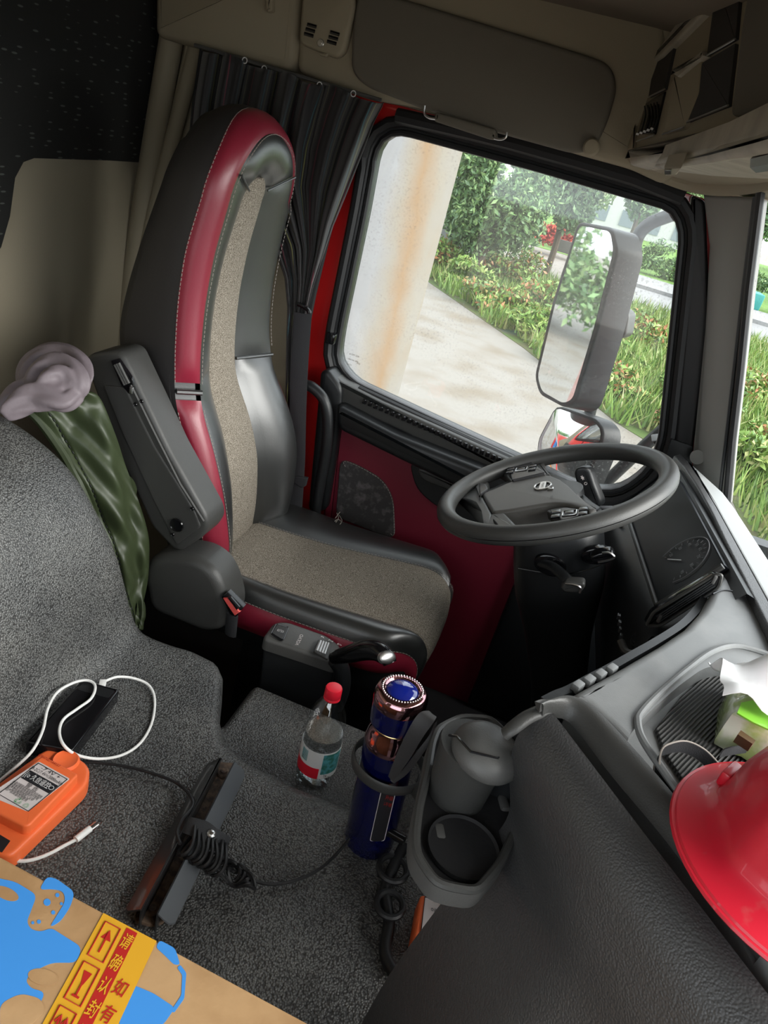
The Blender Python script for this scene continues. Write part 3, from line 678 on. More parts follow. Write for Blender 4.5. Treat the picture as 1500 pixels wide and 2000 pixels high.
# cushion
PR = [(-.625, .500), (-.60, .512), (-.50, .514), (-.40, .514), (-.30, .518), (-.20, .524), (-.14, .527), (-.10, .522), (-.072, .507), (-.054, .480), (-.050, .445), (-.058, .40), (-.07, .36)]
prc = catmull([V(a, 0, b) for a, b in PR], 5)
YN, YF = 1.300, 1.775
def cw(x):  # how far the plan outline draws in towards the front
    t = sst(-.20, -.045, x); return 0.055*t*t
def cush(yA, yB, puff, K=12, rim=0.0, mirror=False):
    rows = []
    for p in prc:
        row = []
        for k in range(K+1):
            u = k/K; y0 = yA(p.x); y1 = yB(p.x); y = lerp(y0, y1, u)
            edge = 1-abs(2*u-1)**2.4
            side = min(y-(YN+cw(p.x)), (YF-cw(p.x))-y)
            drop = 0.0
            if side < 0.035: drop = 0.030*(1-math.sqrt(max(0, 1-(1-max(side, 0)/0.035)**2)))
            sx_ = 1 if p.x > -.08 else 0
            fx = 0.03*((abs(y-1.52)/.22)**3)*sst(-.16, -.06, p.x)
            row.append(V(p.x-fx+(puff*edge*.5 if p.z < .49 and p.x > -.1 else 0), y, p.z-drop+(puff*edge if p.x < -.06 else 0)))
        rows.append(row)
    return rows
def fN(x): return lerp(1.352, 1.372, sst(-.6, -.05, x))+cw(x)*.3
def fF(x): return lerp(1.600, 1.668, sst(-.6, -.05, x))-cw(x)*.2
obj('cushion_fabric', grid(cush(fN, fF, 0.006)), MT['fabric'], seat, label='grey woven middle of the seat cushion')
obj('cushion_bolster', grid(cush(lambda x: YN+cw(x), fN, 0.010)), MT['leather'], seat, label='black leather cushion edge on the near side')
obj('cushion_bolster', grid(cush(fF, lambda x: YF-cw(x), 0.014)), MT['leather'], seat, label='black leather cushion edge on the far side')
def edgeN(k, dz=0.0, dy=0.0):
    p = prc[k]; y = YN+cw(p.x); fx = 0.03*((abs(y-1.52)/.22)**3)*sst(-.16, -.06, p.x)
    return V(p.x-fx, y+dy, p.z-0.030+dz)
ks = [k for k in range(len(prc)) if prc[k].x < 0 and k < 50]
rows = []
for k in ks:
    a = edgeN(k); depth = lerp(0.085, 0.055, k/50); row = []
    for j in range(9): u = j/8; row.append(a+V(0, -0.012*(1-abs(2*u-1)**2.2)+0.006*u, -depth*u))
    rows.append(row)
obj('cushion_side', grid(rows), MT['red'], seat, label='maroon leather side of the seat cushion')
obj('cushion_stitching', J(stitch([edgeN(k, 0.004, -0.003) for k in ks]), stitch([V(p.x, fF(p.x), p.z+0.003) for p in prc[2:45]]), stitch([V(p.x, fN(p.x), p.z+0.003) for p in prc[2:45]])), MT['thread'], seat, kind='stuff')
obj('cushion_base', J(box((-.34, 1.525, .40), (.52, .40, .12), 0.03), box((-.32, 1.53, .22), (.38, .32, .30), 0.03)), MT['black'], seat)
# loose torn stitching on the far side of the cushion
obj('torn_seam', J(*[tube(catmull([P(a, b, 'z', .535) for a, b in q], 3), 0.0012, 5) for q in [[(655, 1012), (660, 1005), (664, 1000)], [(658, 1002), (661, 1012), (656, 1020)], [(662, 1006), (668, 1016), (664, 1024)], [(654, 1018), (660, 1014), (666, 1018)]]]), MT['thread'], seat)

# folded armrest
arm = empty('folded_armrest', P(300, 900, 'y', 1.25), 'dark grey plastic armrest folded up against the seat side', 'armrest')
ao = [(162, 704), (176, 690), (222, 684), (240, 692), (262, 738), (330, 880), (402, 1008), (406, 1030), (392, 1052), (352, 1078), (338, 1074), (296, 1030), (235, 900), (190, 780)]
obj('arm_body', prism(roundp([P(a, b, 'y', 1.225) for a, b in ao], 0.012, 3), (0.0, 0.075, 0), 0.010, 4), MT['plastic'], arm)
obj('inner_panel', prism(roundp([P(a, b, 'y', 1.222) for a, b in [(200, 752), (244, 756), (300, 870), (380, 1000), (392, 1030), (345, 1066), (300, 980), (240, 850)]], 0.008, 3), (0, 0.01, 0), 0.003), MT['plastic'], arm)
obj('hinge_slot', prism(roundp([P(a, b, 'y', 1.2205) for a, b in [(216, 705), (232, 700), (258, 740), (262, 768), (252, 770), (236, 752)]], 0.004, 3), (0, 0.006, 0), 0.001), MT['gloss'], arm)
obj('hinge_bar', J(*[tube([P(224+d, 712-d*.4, 'y', 1.2185), P(244+d, 752-d*.4, 'y', 1.2185)], 0.0028, 8) for d in (0, 4, 8)]), MT['plastic_mid'], arm)
obj('hinge_pin', box(P(257, 762, 'y', 1.219), (0.008, 0.005, 0.014), 0.001), MT['metal'], arm)
obj('adjuster_hole', lathe([(0, 0.001), (0.013, 0.001), (0.0145, 0.0025), (0.016, 0.0)], P(345, 1026, 'y', 1.2185), 24, (0, -1, 0)), MT['gloss'], arm)
for a, b in [(264, 790), (276, 784), (375, 994), (337, 1044)]:
    obj('screw', lathe([(0, 0.0005), (0.002, 0.0005), (0.0035, 0.0015), (0.0045, 0)], P(a, b, 'y', 1.2185), 14, (0, -1, 0)), MT['gloss'], arm)
obj('painted_edge_highlight', tube([P(a, b, 'y', 1.2205) for a, b in [(256, 752), (300, 842), (352, 945), (398, 1018)]], 0.0022, 6), MT['plastic_mid'], arm)  # paler strip drawn in as the highlight along the armrest edge
# seat side shroud, buckle
sd_ = empty('seat_side_shroud', P(360, 1180, 'y', 1.22), 'dark plastic hip shroud low between the seat and the vinyl hump', 'seat cover')
so_ = [(276, 1120), (290, 1090), (330, 1084), (380, 1092), (412, 1112), (432, 1145), (446, 1196), (438, 1232), (400, 1240), (340, 1215), (290, 1195)]
obj('shroud_shell', prism(roundp([P(a, b, 'y', 1.20) for a, b in so_], 0.03, 4), (0.0, 0.085, 0), 0.022, 5), MT['plastic'], sd_)
bk = empty('belt_buckle', P(452, 1180, 'y', 1.225), 'belt buckle with a coral red release button beside the seat', 'buckle')
q = [P(a, b, 'y', 1.194) for a, b in [(432, 1166), (441, 1160), (472, 1190), (460, 1206), (448, 1200)]]
obj('buckle_shell', prism(q, (0, 0.022, 0.0), 0.003), MT['gloss'], bk)
obj('release_button', prism([P(a, b, 'y', 1.190) for a, b in [(435, 1169), (443, 1168), (468, 1196), (458, 1203)]], (0, 0.008, 0), 0.002), MT['buckle'], bk)
obj('buckle_slot', prism([P(a, b, 'y', 1.189) for a, b in [(444, 1167), (449, 1168), (466, 1188), (462, 1192)]], (0, 0.008, 0), 0.001), MT['gloss'], bk)
obj('buckle_stalk', tube([P(454, 1200, 'y', 1.205), P(450, 1240, 'y', 1.22)], (0.006, 0.014), 8, flat=(0, 1, 0)), MT['webbing'], bk)

# gear selector beside the seat
gs = empty('gear_selector', P(600, 1300, 'y', 1.24), 'grey gear selector console with a black curved lever beside the seat', 'gear selector')
top = [P(a, b, 'z', z) for a, b, z in [(512, 1246, .500), (535, 1214, .505), (560, 1212, .505), (640, 1240, .495), (668, 1262, .485), (660, 1296, .480), (600, 1275, .49)]]
sel_top = roundp(top, 0.014, 4)
obj('selector_top', prism([p for p in sel_top], (0, 0, -0.03), 0.008, 4), MT['plastic_mid'], gs)
obj('selector_body', prism([p+V(0, 0.0, -0.022) for p in grow(sel_top, -0.004, V(0, 0, 1))], (0.02, 0, -0.24), 0.004), MT['black'], gs)
obj('hold_button', prism(roundp([P(a, b, 'z', .5055) for a, b in [(531, 1236), (541, 1220), (562, 1226), (552, 1249)]], 0.004, 3), (0, 0, -0.006), 0.0006), MT['buttons'], gs)
obj('button_rim', tube(roundp([P(a, b, 'z', .5055) for a, b in [(529, 1238), (540, 1218), (564, 1225), (553, 1251)]], 0.004, 3), 0.0012, 6, True), MT['gloss'], gs)
text('((!))', P(548, 1232, 'z', .507), P(556, 1234, 'z', .507)-P(540, 1229, 'z', .507), V(0, 1, 0), 0.010, MT['white_ink'], gs, name='symbol', ext=0.0002)
text('VOLVO', P(585, 1250, 'z', .506), P(591, 1237, 'z', .506)-P(580, 1259, 'z', .506), P(575, 1246, 'z', .506)-P(585, 1250, 'z', .506), 0.011, MT['label'], gs, width=0.040, name='maker_name', ext=0.0004)
obj('thumb_wheel_well', prism(roundp([P(a, b, 'z', .5005) for a, b in [(612, 1272), (622, 1248), (650, 1254), (640, 1288)]], 0.004, 3), (0, 0, -0.004), 0.001), MT['plastic'], gs)
obj('thumb_wheel', J(*[tube([P(618+k*5, 1272+k*2.2, 'z', .503), P(626+k*5, 1252+k*1.5, 'z', .503)], 0.0035, 8) for k in range(4)]), MT['metal'], gs)
text('R  N  D', P(647, 1252, 'z', .503), P(668, 1261, 'z', .503)-P(630, 1244, 'z', .503), V(0, 1, 0), 0.006, MT['white_ink'], gs, width=0.05, name='positions', ext=0.0003)
lv = catmull([P(a, b, 'y', y) for a, b, y in [(652, 1284, 1.215), (680, 1278, 1.20), (712, 1270, 1.19), (738, 1272, 1.18), (756, 1285, 1.17), (762, 1296, 1.165)]], 6)
nn_ = len(lv)
obj('lever_grip', tube(lv, [0.014+0.007*math.sin(math.pi*min(1, i/nn_*1.1)) for i in range(nn_)], 14), MT['gloss'], gs)
obj('lever_neck', tube(catmull([P(655, 1288, 'y', 1.22), P(668, 1310, 'y', 1.225), P(668, 1345, 'y', 1.23), P(655, 1380, 'y', 1.23)], 5), 0.018, 12), MT['black'], gs)
tipc = P(757, 1284, 'y', 1.158); tn = (CAM-tipc).normalized()*0.6+V(0.5, 0, 0.4); tn.normalize()
obj('lever_button', xf(lathe([(0, 0.004), (0.010, 0.0035), (0.014, 0.001), (0.015, -.006)], (0, 0, 0), 24), mat3(tipc, tn.orthogonal().normalized(), tn.cross(tn.orthogonal().normalized()), tn) @ Matrix.Diagonal((1.35, 0.95, 1, 1))), MT['metal'], gs)

# ================================================================ VINYL ENGINE COVER (one moulding)
PRF = [(-1.22, .905), (-1.05, .905), (-.95, .902), (-.90, .894), (-.85, .880), (-.80, .858), (-.76, .830), (-.725, .790), (-.69, .738), (-.665, .685), (-.645, .622), (-.626, .562), (-.60, .520), (-.54, .503), (-.46, .500), (-.40, .5), (-.36, .5), (-.33, .5), (-.30, .5), (-.27, .5), (-.2, .5), (-.1, .5), (0.0, .5), (.1, .5), (.25, .5), (.4, .5)]
PRF[0] = (-1.195, .905); pf = catmull([V(a, 0, b) for a, b in PRF], 5)
EDGE = [(-1.22, 1.03), (-.95, 1.04), (-.70, 1.05), (-.60, 1.07), (-.50, 1.095), (-.44, 1.090), (-.41, 1.06), (-.385, 1.01), (-.36, .955), (-.33, .915), (-.28, .893), (-.18, .885), (.02, .895), (.4, .90)]
rows = []
for p in pf:
    E_ = tab(EDGE, p.x); row = []
    zl = lerp(0.20, 0.42, sst(-.44, -.36, p.x)); fil = 0.025 if p.x > -.3 else 0.03
    for k in range(24): y = lerp(-0.30, E_-0.05, k/23); row.append(V(p.x, y, p.z))
    for k in range(1, 8):
        a = k/7*math.pi/2; r_ = 0.05; row.append(V(p.x, E_-0.05+r_*math.sin(a), p.z-r_*.7*(1-math.cos(a))))
    row.append(V(p.x, E_+0.004, lerp(p.z-.035, zl, 0.5))); 
    row.append(V(p.x, E_+0.012, zl+0.012)); row.append(V(p.x, E_+0.03, zl)); row.append(V(p.x, E_+0.06, zl-.001))
    ye = max(E_+0.08, 1.135)
    for k in range(1, 8): row.append(V(p.x, lerp(E_+0.06, ye, k/7), zl-.001))
    row.append(V(p.x, ye+0.01, zl-0.012)); row.append(V(p.x, ye+0.012, 0.0))
    rows.append(row)
ec = obj('engine_cover', grid(rows), MT['vinyl'], None, 'grey grained vinyl engine cover and bunk hump filling the cab middle', 'engine cover')
# a dusty strip of cup-holder side hidden under the dash
# olive quilted blanket between hump and seat
rows = []
Lq = [(20, 800, 1.08), (60, 812, 1.09), (112, 880, 1.10), (150, 950, 1.10), (180, 1020, 1.11), (205, 1080, 1.11), (222, 1150, 1.115), (244, 1205, 1.12), (258, 1228, 1.12)]
Rq = [(170, 762, 1.15), (196, 778, 1.17), (226, 850, 1.18), (244, 905, 1.19), (264, 960, 1.20), (284, 1020, 1.21), (292, 1070, 1.21), (286, 1140, 1.20), (268, 1222, 1.14)]
LQ = catmull([P(a, b, 'y', y) for a, b, y in Lq], 10); RQ = catmull([P(a, b, 'y', y) for a, b, y in Rq], 10)
for i, (a, b) in enumerate(zip(LQ, RQ)):
    row = []
    for k in range(41):
        u = k/40; p = a.lerp(b, u)
        o = 0.022*math.sin(math.pi*u)**.6+(0.008*math.sin(i*.10+u*8)+0.006*math.sin(i*.31-u*15+1)-0.006*max(0, math.sin(i*.30+u*3+2*math.sin(i*.09)))**4+0.004*math.sin(i*.17+u*4+1.5*math.sin(u*9)))*math.sin(math.pi*u)**.4
        if abs(u-.2) < .02: o -= .004
        row.append(p+V(o*.7, -o*.6, o*.5))
    rows.append(row)
bl_ = empty('quilted_blanket', rows[-1][10], 'olive green quilted jacket stuffed between the vinyl hump and the seat', 'jacket')
obj('quilted_cloth', solid(rows, -0.012), MT['green'], bl_, sharp=80)
obj('hem_stitching', J(stitch([r[8]+V(.002, -.002, .002) for r in rows], r=.0012, dash=.006, gap=.006)), MT['black'], bl_)
obj('hem', tube([r[0]+V(0.006, 0, 0.004) for r in rows], 0.009, 8), MT['green'], bl_)
# mauve cloth bundle
parts_ = []
folds = [([(52, 772, 1.09), (56, 725, 1.12), (88, 696, 1.15), (132, 696, 1.16), (160, 716, 1.14), (168, 752, 1.11)], .020),
         ([(66, 778, 1.06), (72, 738, 1.08), (100, 716, 1.11), (132, 720, 1.11), (150, 745, 1.09), (150, 775, 1.08)], .021),
         ([(84, 782, 1.05), (94, 748, 1.06), (118, 738, 1.08), (134, 752, 1.08), (140, 780, 1.07)], .019),
         ([(6, 812, 1.0), (34, 792, 1.02), (66, 778, 1.04), (100, 778, 1.05), (128, 782, 1.06), (156, 762, 1.09)], .020),
         ([(0, 806, 1.03), (28, 780, 1.05), (58, 762, 1.07), (90, 756, 1.07)], .017),
         ([(110, 700, 1.15), (112, 730, 1.10), (104, 765, 1.07), (112, 790, 1.06)], .015)]
for fi, (cv, r0) in enumerate(folds):
    c_ = catmull([P(a, b, 'y', y) for a, b, y in cv], 9); n_ = len(c_); rr = []
    ring_ = []
    for i, p in enumerate(c_):
        t = (c_[min(i+1, n_-1)]-c_[max(i-1, 0)]).normalized(); u = V(.3, -1, .2); u = (u-t*u.dot(t)).normalized(); w_ = t.cross(u); e = math.sin(math.pi*min(1, max(0, (i+1.5)/(n_+2))))**.4
        ring_.append([p+(u*math.cos(a)+w_*math.sin(a)*1.25)*r0*e*(1+.16*math.sin(3*a+i*.13+fi)+.09*math.sin(6*a-i*.2)) for a in [2*math.pi*k/28 for k in range(28)]])
    parts_.append(rings2g(ring_))
core = bmesh.new(); bmesh.ops.create_icosphere(core, subdivisions=3, radius=1)
parts_.append(xf(bm2g(core), Matrix.Translation(P(112, 750, 'y', 1.12)) @ Matrix.Diagonal((.055, .045, .045, 1))))
gg = J(*parts_); me_ = bpy.data.meshes.new('t'); me_.from_pydata([Vector(v) for v in gg[0]], [], gg[1]); to_ = bpy.data.objects.new('t', me_); COL.objects.link(to_)
rm = to_.modifiers.new('r', 'REMESH'); rm.mode = 'VOXEL'; rm.voxel_size = .0028; sm_ = to_.modifiers.new('s', 'SMOOTH'); sm_.iterations = 4; sm_.factor = .6
m2_ = bpy.data.meshes.new_from_object(to_.evaluated_get(bpy.context.evaluated_depsgraph_get()))
gg = ([v.co.copy() for v in m2_.vertices], [tuple(p.vertices) for p in m2_.polygons]); bpy.data.objects.remove(to_)
obj('cloth_bundle', gg, MT['purple'], None, 'crumpled mauve grey cloth bundle lying on top of the vinyl hump', 'cloth', sharp=80)

# ================================================================ DASHBOARD
def boolean(ga, gb, op='DIFFERENCE'):
    def mk(g):
        me = bpy.data.meshes.new('t'); me.from_pydata([Vector(v) for v in g[0]], [], g[1]); bm = bmesh.new(); bm.from_mesh(me)
        bmesh.ops.recalc_face_normals(bm, faces=bm.faces); bm.to_mesh(me); bm.free(); o = bpy.data.objects.new('t', me); COL.objects.link(o); return o
    a, b = mk(ga), mk(gb); md = a.modifiers.new('b', 'BOOLEAN'); md.object = b; md.operation = op; md.solver = 'EXACT'
    me = bpy.data.meshes.new_from_object(a.evaluated_get(bpy.context.evaluated_depsgraph_get()))
    g = ([v.co.copy() for v in me.vertices], [tuple(p.vertices) for p in me.polygons])
    bpy.data.objects.remove(a); bpy.data.objects.remove(b); bpy.data.meshes.remove(me); return g
dash = empty('dashboard', (0.3, 0.9, 0.4), 'grey two-tone dashboard wrapping round the driver and running under the windscreen', 'dashboard')
inner = [(1072, 1372), (1095, 1360), (1120, 1350), (1160, 1328), (1200, 1307), (1245, 1281), (1290, 1255), (1340, 1222), (1372, 1188), (1392, 1152), (1406, 1120), (1420, 1106), (1440, 1103)]
topo = [P(a, b, 'z', .97) for a, b in inner[2:]]+[P(1500, 1222, 'z', .97), V(.53, 1.02, .97), V(.58, .6, .97), V(.58, -.28, .97), V(.62-.1, -.28, .97)]
edge_px = [(1445, 1745), (1345, 1595), (1272, 1503), (1192, 1415), (1150, 1376), (1122, 1362)]
topo += [V(.46, .20, .97)]+[P(a, b, 'z', .97) for a, b in edge_px]
body = prism(topo, (0, 0, -.16), 0.014, 4)
tray_px = [(1700, 1390), (1500, 1278), (1440, 1262), (1392, 1272), (1345, 1305), (1290, 1352), (1252, 1392), (1246, 1412), (1256, 1446), (1300, 1512), (1338, 1566), (1400, 1660), (1500, 1790), (1700, 1900)]
tray = roundp([P(a, b, 'z', 1.0) for a, b in tray_px], 0.02, 4)
body = boolean(body, prism(tray, (0, 0, -.058), 0))
obj('dash_top', body, MT['plastic_light'], dash, label='pale grey dash top', sharp=35)
tf = grow([P(a, b, 'z', .944) for a, b in tray_px], 0.0, V(0, 0, 1))
obj('tray_mat', prism([P(a, b, 'z', .948) for a, b in [(1700, 1420), (1500, 1300), (1440, 1290), (1400, 1300), (1330, 1360), (1282, 1420), (1300, 1470), (1340, 1530), (1420, 1640), (1700, 1850)]], (0, 0, -.006), 0.002), MT['net'], dash, label='ribbed rubber mat in the dash tray')
obj('tray_rim', tube(catmull([P(a, b, 'z', .972) for a, b in tray_px[1:12]], 6), 0.0045, 8), MT['plastic_light'], dash)
obj('dash_seam', tube(catmull([P(a, b, 'z', .9705) for a, b in [(1392, 1160), (1412, 1153), (1435, 1156), (1460, 1166), (1478, 1178)]], 5), 0.0016, 6), MT['gloss'], dash)
# dark edge band that follows the passenger-side rim and bends at the apex
bo = [(1058, 1404), (1070, 1402), (1104, 1406), (1134, 1436), (1194, 1515), (1284, 1622), (1357, 1717), (1462, 1852), (1700, 2170)]
bi = [(1056, 1374), (1074, 1366), (1110, 1358), (1148, 1372), (1192, 1412), (1272, 1500), (1345, 1590), (1445, 1740), (1700, 2080)]
BO = catmull([P(a, b, 'z', .950) for a, b in bo], 5); BI = catmull([P(a, b, 'z', .9725) for a, b in bi], 5)
obj('edge_band', solid([[a.lerp(b, k/6)+V(0, 0, .008*math.sin(math.pi*k/6)) for k in range(7)] for a, b in zip(BO, BI)], -0.012), MT['plastic'], dash, label='dark grey edge band of the dash')
obj('edge_band', tube(catmull([P(1072, 1384, 'z', .955), P(1032, 1400, 'z', .948), P(1004, 1420, 'z', .938), P(986, 1434, 'z', .926)], 5), (.006, .009), 12, flat=(0, 0, 1)), MT['plastic'], dash)
# grained side panel below the band
S = [(1080, 1404, .948), (1052, 1412, .940), (1022, 1440, .915), (1010, 1500, .87), (1008, 1590, .81), (960, 1660, .755), (880, 1760, .685), (790, 1882, .60), (742, 1960, .545), (700, 2040, .49)]
SS = catmull([P(a, b, 'z', z) for a, b, z in S], 5)
Td = (P(1430, 1842, 'z', .955)-P(1086, 1397, 'z', .955)); Td.z = 0
rows = []
for i, p in enumerate(SS):
    row = []; q = 0.5*sst(.96, .86, p.z)
    for k in range(30):
        u = k/29*2.6; row.append(p+Td*u+V(-.73, -.68, 0)*(0.055*sst(.97, .78, p.z)*min(1, u*1.6)))
    rows.append(row)
obj('side_panel', solid(rows, 0.01), MT['dashskin'], dash, label='black grained side panel of the dash')
def onface(pts): return catmull(pts, 5)
gl = [rows[k][int(29*(0.99+0.13*sst(0, 1, k/len(rows)))/2.6)+0] for k in range(len(rows))]
def facept(i, u): p = SS[i]; return p+Td*u+V(-.73, -.68, 0)*(0.055*sst(.97, .78, p.z)*min(1, u*1.6))
obj('glovebox_seam', tube([facept(i, 1.02+0.0*i)+V(-.001, -.001, 0) for i in range(1, len(SS))], 0.0035, 6), MT['gloss'], dash)
obj('glovebox_rib', tube([facept(i, 1.0)+V(-.0005, -.0005, 0) for i in range(1, len(SS))], 0.004, 6), MT['plastic'], dash)
obj('recess_shadow_sheet', prism([P(a, b, 'y', .735) for a, b in [(975, 1425), (1080, 1392), (1075, 1500), (1040, 1660), (900, 1760), (930, 1500)]], (0.02, 0.02, 0), 0.004), MT['black'], dash)  # black sheet standing in for the deep shadow behind the cup holder
# hood lip over the cluster, cowl behind it
obj('hood_lip', prism([P(a, b, 'z', .985) for a, b in [(1317, 889), (1330, 886), (1347, 905), (1372, 945), (1400, 990), (1450, 1080), (1500, 1170), (1600, 1350), (1600, 1430), (1500, 1222), (1440, 1102), (1414, 1050), (1390, 1000), (1362, 950), (1337, 912)]], (0, 0, -.02), 0.004, 3), MT['dashskin'], dash, label='black grained hood lip over the cluster')
obj('cowl', prism([P(a, b, 'z', .982) for a, b in [(1340, 898), (1412, 962), (1432, 988), (1500, 1092), (1560, 1185), (1700, 1400), (1760, 1600), (1600, 1420), (1500, 1170), (1400, 990), (1347, 905)]], (0, 0, -.06), 0.003), MT['cowl'], dash, label='pale cowl at the foot of the windscreen')
# instrument binnacle
A_, B_ = V(.316, 1.25, .868), V(.384, 1.25, .985); A2, B2 = V(.268, 1.66, .856), V(.336, 1.66, .975)
fas = []
for t in [i/14 for i in range(15)]:
    y = lerp(1.16, 1.74, t); lo = A_.lerp(A2, (y-1.25)/.41); hi = B_.lerp(B2, (y-1.25)/.41)
    fas.append([V(hi.x+.05, y, .985), V(hi.x+.052, y, .962), V(hi.x+.03, y, hi.z-.004), hi+V(0.014, 0, 0), lo+V(0.006, 0, 0), V(lo.x-.02, y, lo.z-.02), V(lo.x-.03, y, lo.z-.06), V(lo.x-.005, y, .66), V(lo.x+.06, y, .5), V(lo.x+.14, y, .3), V(lo.x+.2, y, 0.02)])
obj('fascia', grid(fas), MT['black'], dash, label='black driver-side fascia', sharp=50)
cl = obj('cluster_glass', prism([A_.lerp(A2, t) for t in (0.0, 1)]+[B_.lerp(B2, t) for t in (1, 0.0)], (0.01, 0, -.005), 0.002), MT['screen'], dash, label='dark instrument cluster glass')
obj('cluster_bezel', tube([A_+V(-.004, -.004, 0), A2+V(-.004, 0, 0), B2+V(-.004, 0, 0)], 0.005, 8), MT['plastic'], dash)
obj('cluster_bezel', tube([A_+V(-.004, -.008, 0), B_+V(-.004, -.008, 0)], 0.006, 8), MT['plastic'], dash)
# speedometer: ring, ticks and figures on the cluster glass
e1 = (A2-A_).normalized(); e2 = (B_-A_); e2 = (e2-e1*e2.dot(e1)).normalized(); en = e1.cross(e2)
if en.x > 0: en = -en
dc = A_.lerp(B_, .52).lerp(A2.lerp(B2, .52), .22)+en*0.003
gd = mat('dial_grey', (0.16, 0.16, 0.17), 0.5)
obj('dial_ring', tube([dc+(-e1*math.cos(a)+e2*math.sin(a))*0.060 for a in [math.radians(-30+240*i/40) for i in range(41)]], 0.0010, 5), gd, dash)
tk = []
for i in range(17):
    a = math.radians(-30+240*i/16); d_ = (-e1*math.cos(a)*-1+e2*math.sin(a)); tk.append(tube([dc+d_*.048, dc+d_*.054], 0.0007, 4))
obj('dial_ticks', J(*tk), gd, dash)
for i, s_ in enumerate(['20', '30', '40', '50', '60', '70', '80', '90']):
    a = math.radians(210-34*i); d_ = (e1*-1*math.cos(a)*1+e2*math.sin(a)); text(s_, dc-e1*0+(-e1*math.cos(math.radians(200-30*i))+e2*math.sin(math.radians(200-30*i)))*.041, -e1, e2, 0.010, gd, dash, width=0.010, name='dial_figure', ext=0.0004)
obj('needle', tube([dc, dc+(-e1*math.cos(math.radians(215))+e2*math.sin(math.radians(215)))*.04], 0.001, 5), MT['white_ink'], dash)
# cockpit-side wall below the inner edge, with the long vent, dial and switch rows
TI = catmull([P(a, b, 'z', .955) for a, b in inner[:12]], 4)
rows = []
for i, p in enumerate(TI):
    t = i/(len(TI)-1); d_ = V(.9, -.35, 0) if t < .6 else V(.5, -.1, 0)
    rows.append([p, p+V(.004, 0, -.03), p+d_*.03+V(0, 0, -.08), p+d_*.06+V(0, 0, -.22), p+d_*.10+V(0, 0, -.5), p+d_*.12+V(0, 0, -.93)])
obj('cockpit_wall', solid(rows, 0.012), MT['black'], dash, label='black inner wall of the dash facing the driver')
yv = 1.165
vq = roundp([P(a, b, 'y', yv) for a, b in [(1262, 1222), (1276, 1196), (1398, 1122), (1410, 1122), (1404, 1146), (1392, 1156), (1290, 1222)]], 0.006, 3)
vent = obj('side_vent', prism(vq, (0, 0.03, -0.01), 0.003), MT['gloss'], dash, label='long slatted air vent')
for k in range(4):
    t = k/3; obj('vent_blade', tube([P(1282+6*t, 1204+10*t, 'y', yv-.003), P(1392+4*t, 1132+12*t, 'y', yv-.003)], 0.0018, 6), MT['black'], vent)
for a, b in [(1288, 1208), (1395, 1132)]: obj('vent_wheel', box(P(a, b, 'y', yv-.004), (0.006, 0.006, 0.016), 0.002), MT['plastic_mid'], vent)
obj('vent_surround', tube(vq, 0.003, 6, True), MT['plastic'], dash)
for k in range(4):
    c = P(1128+22*k, 1341-11*k, 'z', .958); obj('dash_switch', box(c, (0.017, 0.011, 0.012), 0.002, Matrix.Rotation(math.radians(62), 3, 'Z')), MT['plastic_light'], dash)
for k in range(6):
    c = P(1208+1.5*k, 1204+13*k, 'y', 1.25); obj('rocker_switch', box(c, (0.006, 0.010, 0.009), 0.001), MT['buttons'], dash)
for k in range(5):
    c = P(1207+3.5*k, 1022+11*k, 'y', 1.62); obj('rocker_switch', box(c, (0.006, 0.012, 0.010), 0.001), MT['buttons'], dash)
obj('light_dial', lathe([(0, .008), (.018, .008), (.021, .004), (.024, .004), (.027, -.004)], P(1256, 1246, 'y', 1.20), 28, (-.8, -.2, .5)), MT['gloss'], dash)
obj('dial_rim', tube([P(1256, 1246, 'y', 1.20)+(V(0, 1, 0)*math.cos(a)+V(.5, 0, .85)*math.sin(a))*.034 for a in [i*math.pi/12 for i in range(14)]], 0.003, 6), MT['plastic_mid'], dash)
obj('ignition_lever', tube(catmull([P(1212, 1252, 'y', 1.2), P(1222, 1272, 'y', 1.18), P(1238, 1278, 'y', 1.17)], 4), 0.007, 8), MT['plastic'], dash)

# ---------------------------------------------------------------- steering wheel
WC = V(.076, 1.48, .924); al = math.radians(29)
wn = V(-math.sin(al), 0, math.cos(al)); wa = V(-math.cos(al), 0, -math.sin(al)); wb2 = V(0, 1, 0)   # wa: down towards the driver
def W(a, b, h=0.0): return WC+wa*a+wb2*b+wn*h
sw = empty('steering_wheel', WC-wn*.1, 'dark grey four-spoke steering wheel', 'steering wheel')
RR = .231
ring = [W(RR*math.cos(t), RR*math.sin(t), 0) for t in [2*math.pi*k/96 for k in range(96)]]
obj('rim', tube(ring, 0.0200, 20, True), MT['plastic'], sw)
obj('rim_seam', tube([W((RR+.0198)*math.cos(t), (RR+.0198)*math.sin(t), -0.002) for t in [2*math.pi*k/96 for k in range(96)]], 0.0008, 5, True), MT['gloss'], sw)
def wp_(pts, h, r=.006, n=3): return roundp([PP(a, b, W(0, 0, h), wn) for a, b in pts], r, n)
def wpart(nm, pts, h, th, m, bev=.004, r=.006, lab=None): return obj(nm, prism(wp_(pts, h, r), -wn*th, bev, 4), m, sw, label=lab)
wpart('spoke', [(900, 948), (935, 926), (953, 934), (953, 952), (940, 963), (962, 1003), (960, 1026), (948, 1034), (936, 1002), (925, 982), (905, 974), (880, 976)], -.008, .020, MT['plastic'], .007, .006, 'broad spoke at the foot of the hub')
wpart('spoke', [(958, 1003), (985, 1000), (1020, 1036), (985, 1048), (942, 1040), (948, 1024)], -.008, .018, MT['plastic'], .006, .006, 'narrow spoke at the near side')
wpart('spoke', [(968, 916), (985, 900), (1040, 882), (1064, 890), (1062, 908), (1076, 926), (1010, 940), (996, 938), (984, 926)], -.006, .020, MT['plastic'], .006, .006, 'spoke carrying the far button pad')
